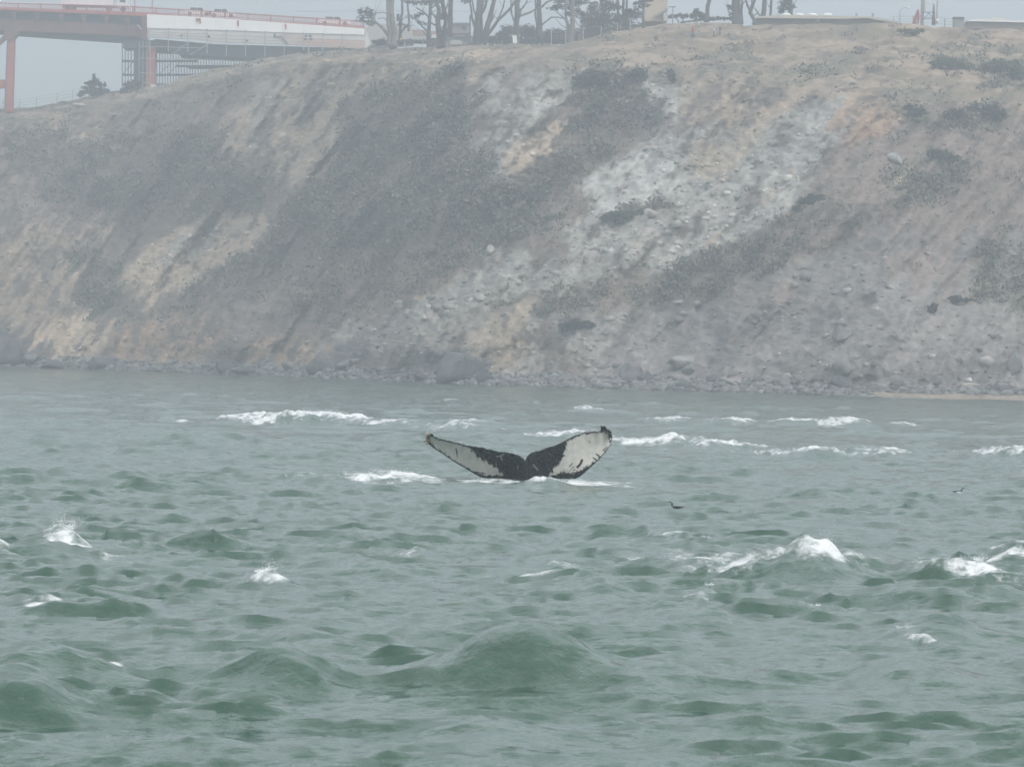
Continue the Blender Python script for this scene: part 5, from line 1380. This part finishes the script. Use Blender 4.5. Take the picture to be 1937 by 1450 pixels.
def street_lamp(label, px, y0, y1, dx, Y):
    root = thing('street_lamp', label, 'street lamp', tuple(at(px, y0, Y)))
    MB().tube([V(px, y0 + 4, Y), V(px, y1, Y)], [.09, .06], 7).obj('pole', m_galv, root)
    s = dx / abs(dx)
    MB().tube([V(px, y1, Y), V(px + dx * .25, y1 - 4, Y), V(px + dx * .6, y1 - 6.5, Y), V(px + dx, y1 - 7, Y)], [.06, .05, .05, .04], 6).obj('arm', m_galv, root)
    c = at(px + dx + 2 * s, y1 - 6.4, Y); MB().ball(c, (.3, .16, .1), 8, 6).obj('lamp_head', m_white, root, True)
street_lamp('street lamp with a curved arm left of the red dish', 1702, 46, 21, 13, 498)
street_lamp('street lamp whose arm shows between the tower legs', 1766.5, 46, 12, -6, 520)

# ------------------------------------------------------------------ people on the plateau
def person(label, px, py, hpx, Y, top_m, leg_m, stride=.18, face=1, vest=None):
    """one continuous skinned body, clothing and hair as its children"""
    u = Y / FPX; H = hpx * u; b = at(px, py, Y); s = H / 1.75
    root = thing('person', label, 'person', tuple(b))
    J = {'pel': (0, 0, .92), 'ch': (0, 0, 1.25), 'nk': (0, 0, 1.47), 'hd': (face * .02, 0, 1.58), 'ht': (face * .02, 0, 1.70)}
    for sd_, n in ((-1, 'l'), (1, 'r')):
        J['hp' + n] = (0, sd_ * .09, .88); J['kn' + n] = (sd_ * stride * .5 + face * .04, sd_ * .09, .48); J['an' + n] = (sd_ * stride, sd_ * .09, .08); J['to' + n] = (sd_ * stride + face * .15, sd_ * .09, .03)
        J['sh' + n] = (0, sd_ * .17, 1.40); J['el' + n] = (-sd_ * stride * .4, sd_ * .24, 1.13); J['wr' + n] = (-sd_ * stride * .6 + face * .12, sd_ * .23, .90); J['ha' + n] = (-sd_ * stride * .6 + face * .16, sd_ * .23, .82)
    R_ = dict(pel=.15, ch=.155, nk=.058, hd=.092, ht=.07, hp=.10, kn=.062, an=.045, to=.035, sh=.075, el=.046, wr=.032, ha=.04)
    E = [('pel','ch'),('ch','nk'),('nk','hd'),('hd','ht')]
    for n in 'lr': E += [('pel','hp'+n),('hp'+n,'kn'+n),('kn'+n,'an'+n),('an'+n,'to'+n),('ch','sh'+n),('sh'+n,'el'+n),('el'+n,'wr'+n),('wr'+n,'ha'+n)]
    keys = list(J); me = bpy.data.meshes.new('body')
    me.from_pydata([tuple(c * s for c in J[k]) for k in keys], [(keys.index(a), keys.index(c)) for a, c in E], [])
    o = bpy.data.objects.new('body', me); COL.objects.link(o); o.parent = root
    o.modifiers.new('skin', 'SKIN'); sv = me.skin_vertices[0].data
    for i, k in enumerate(keys):
        r_ = R_[k if k in R_ else k[:-1]] * s; sv[i].radius = (r_, r_)
        sv[i].use_root = (k == 'pel')
    sb = o.modifiers.new('smooth', 'SUBSURF'); sb.levels = 1; sb.render_levels = 1
    me.materials.append(m_skin)
    def cloth(name, pts, rad, m):
        MB().tube([b + np.array(p) * s for p in pts], [r_ * s for r_ in rad], 10).obj(name, m, root, True)
    cloth('jacket', [(0,0,.86),(0,0,1.05),(0,0,1.28),(0,0,1.42),(0,0,1.49)], [.185,.18,.195,.17,.07], top_m)
    for n in 'lr':
        cloth('sleeve', [J['sh'+n], J['el'+n], J['wr'+n]], [.095,.068,.052], top_m)
        cloth('trouser_leg', [(0, J['hp'+n][1], .95), J['hp'+n], J['kn'+n], J['an'+n]], [.12,.125,.088,.068], leg_m)
        x_, y_, z_ = J['an'+n]; cloth('shoe', [(x_ - face * .07, y_, .05), (x_ + face * .05, y_, .055), (x_ + face * .18, y_, .035)], [.05,.055,.035], m_black)
    MB().ball(b + np.array((face * -.005, 0, 1.655)) * s, (.105 * s, .1 * s, .085 * s), 10, 7).obj('hair', m_hair, root, True)
    if vest: cloth('vest', [(0,0,.98),(0,0,1.28),(0,0,1.42)], [.20,.208,.18], vest)
    return root
def pg(px, py): return ground(px, py)[1]
person('person in a red top walking on the grass below the tan building', 1310, 71, 21, pg(1310, 71), m_redcloth, m_navy, .16, 1)
person('person in pale blue clothes standing beside the person in brown', 1350, 69, 18, pg(1350, 69), m_bluecloth, m_navy, .08, 1)
person('person in dark brown clothes on the grass right of the pale blue one', 1362, 66, 18, pg(1362, 66), m_browncloth, m_browncloth, .10, -1)
person('worker in a yellow vest standing by the twin trunk tree', 758, 85, 15, 530, m_yellow, m_navy, .06, 1, m_yellow)
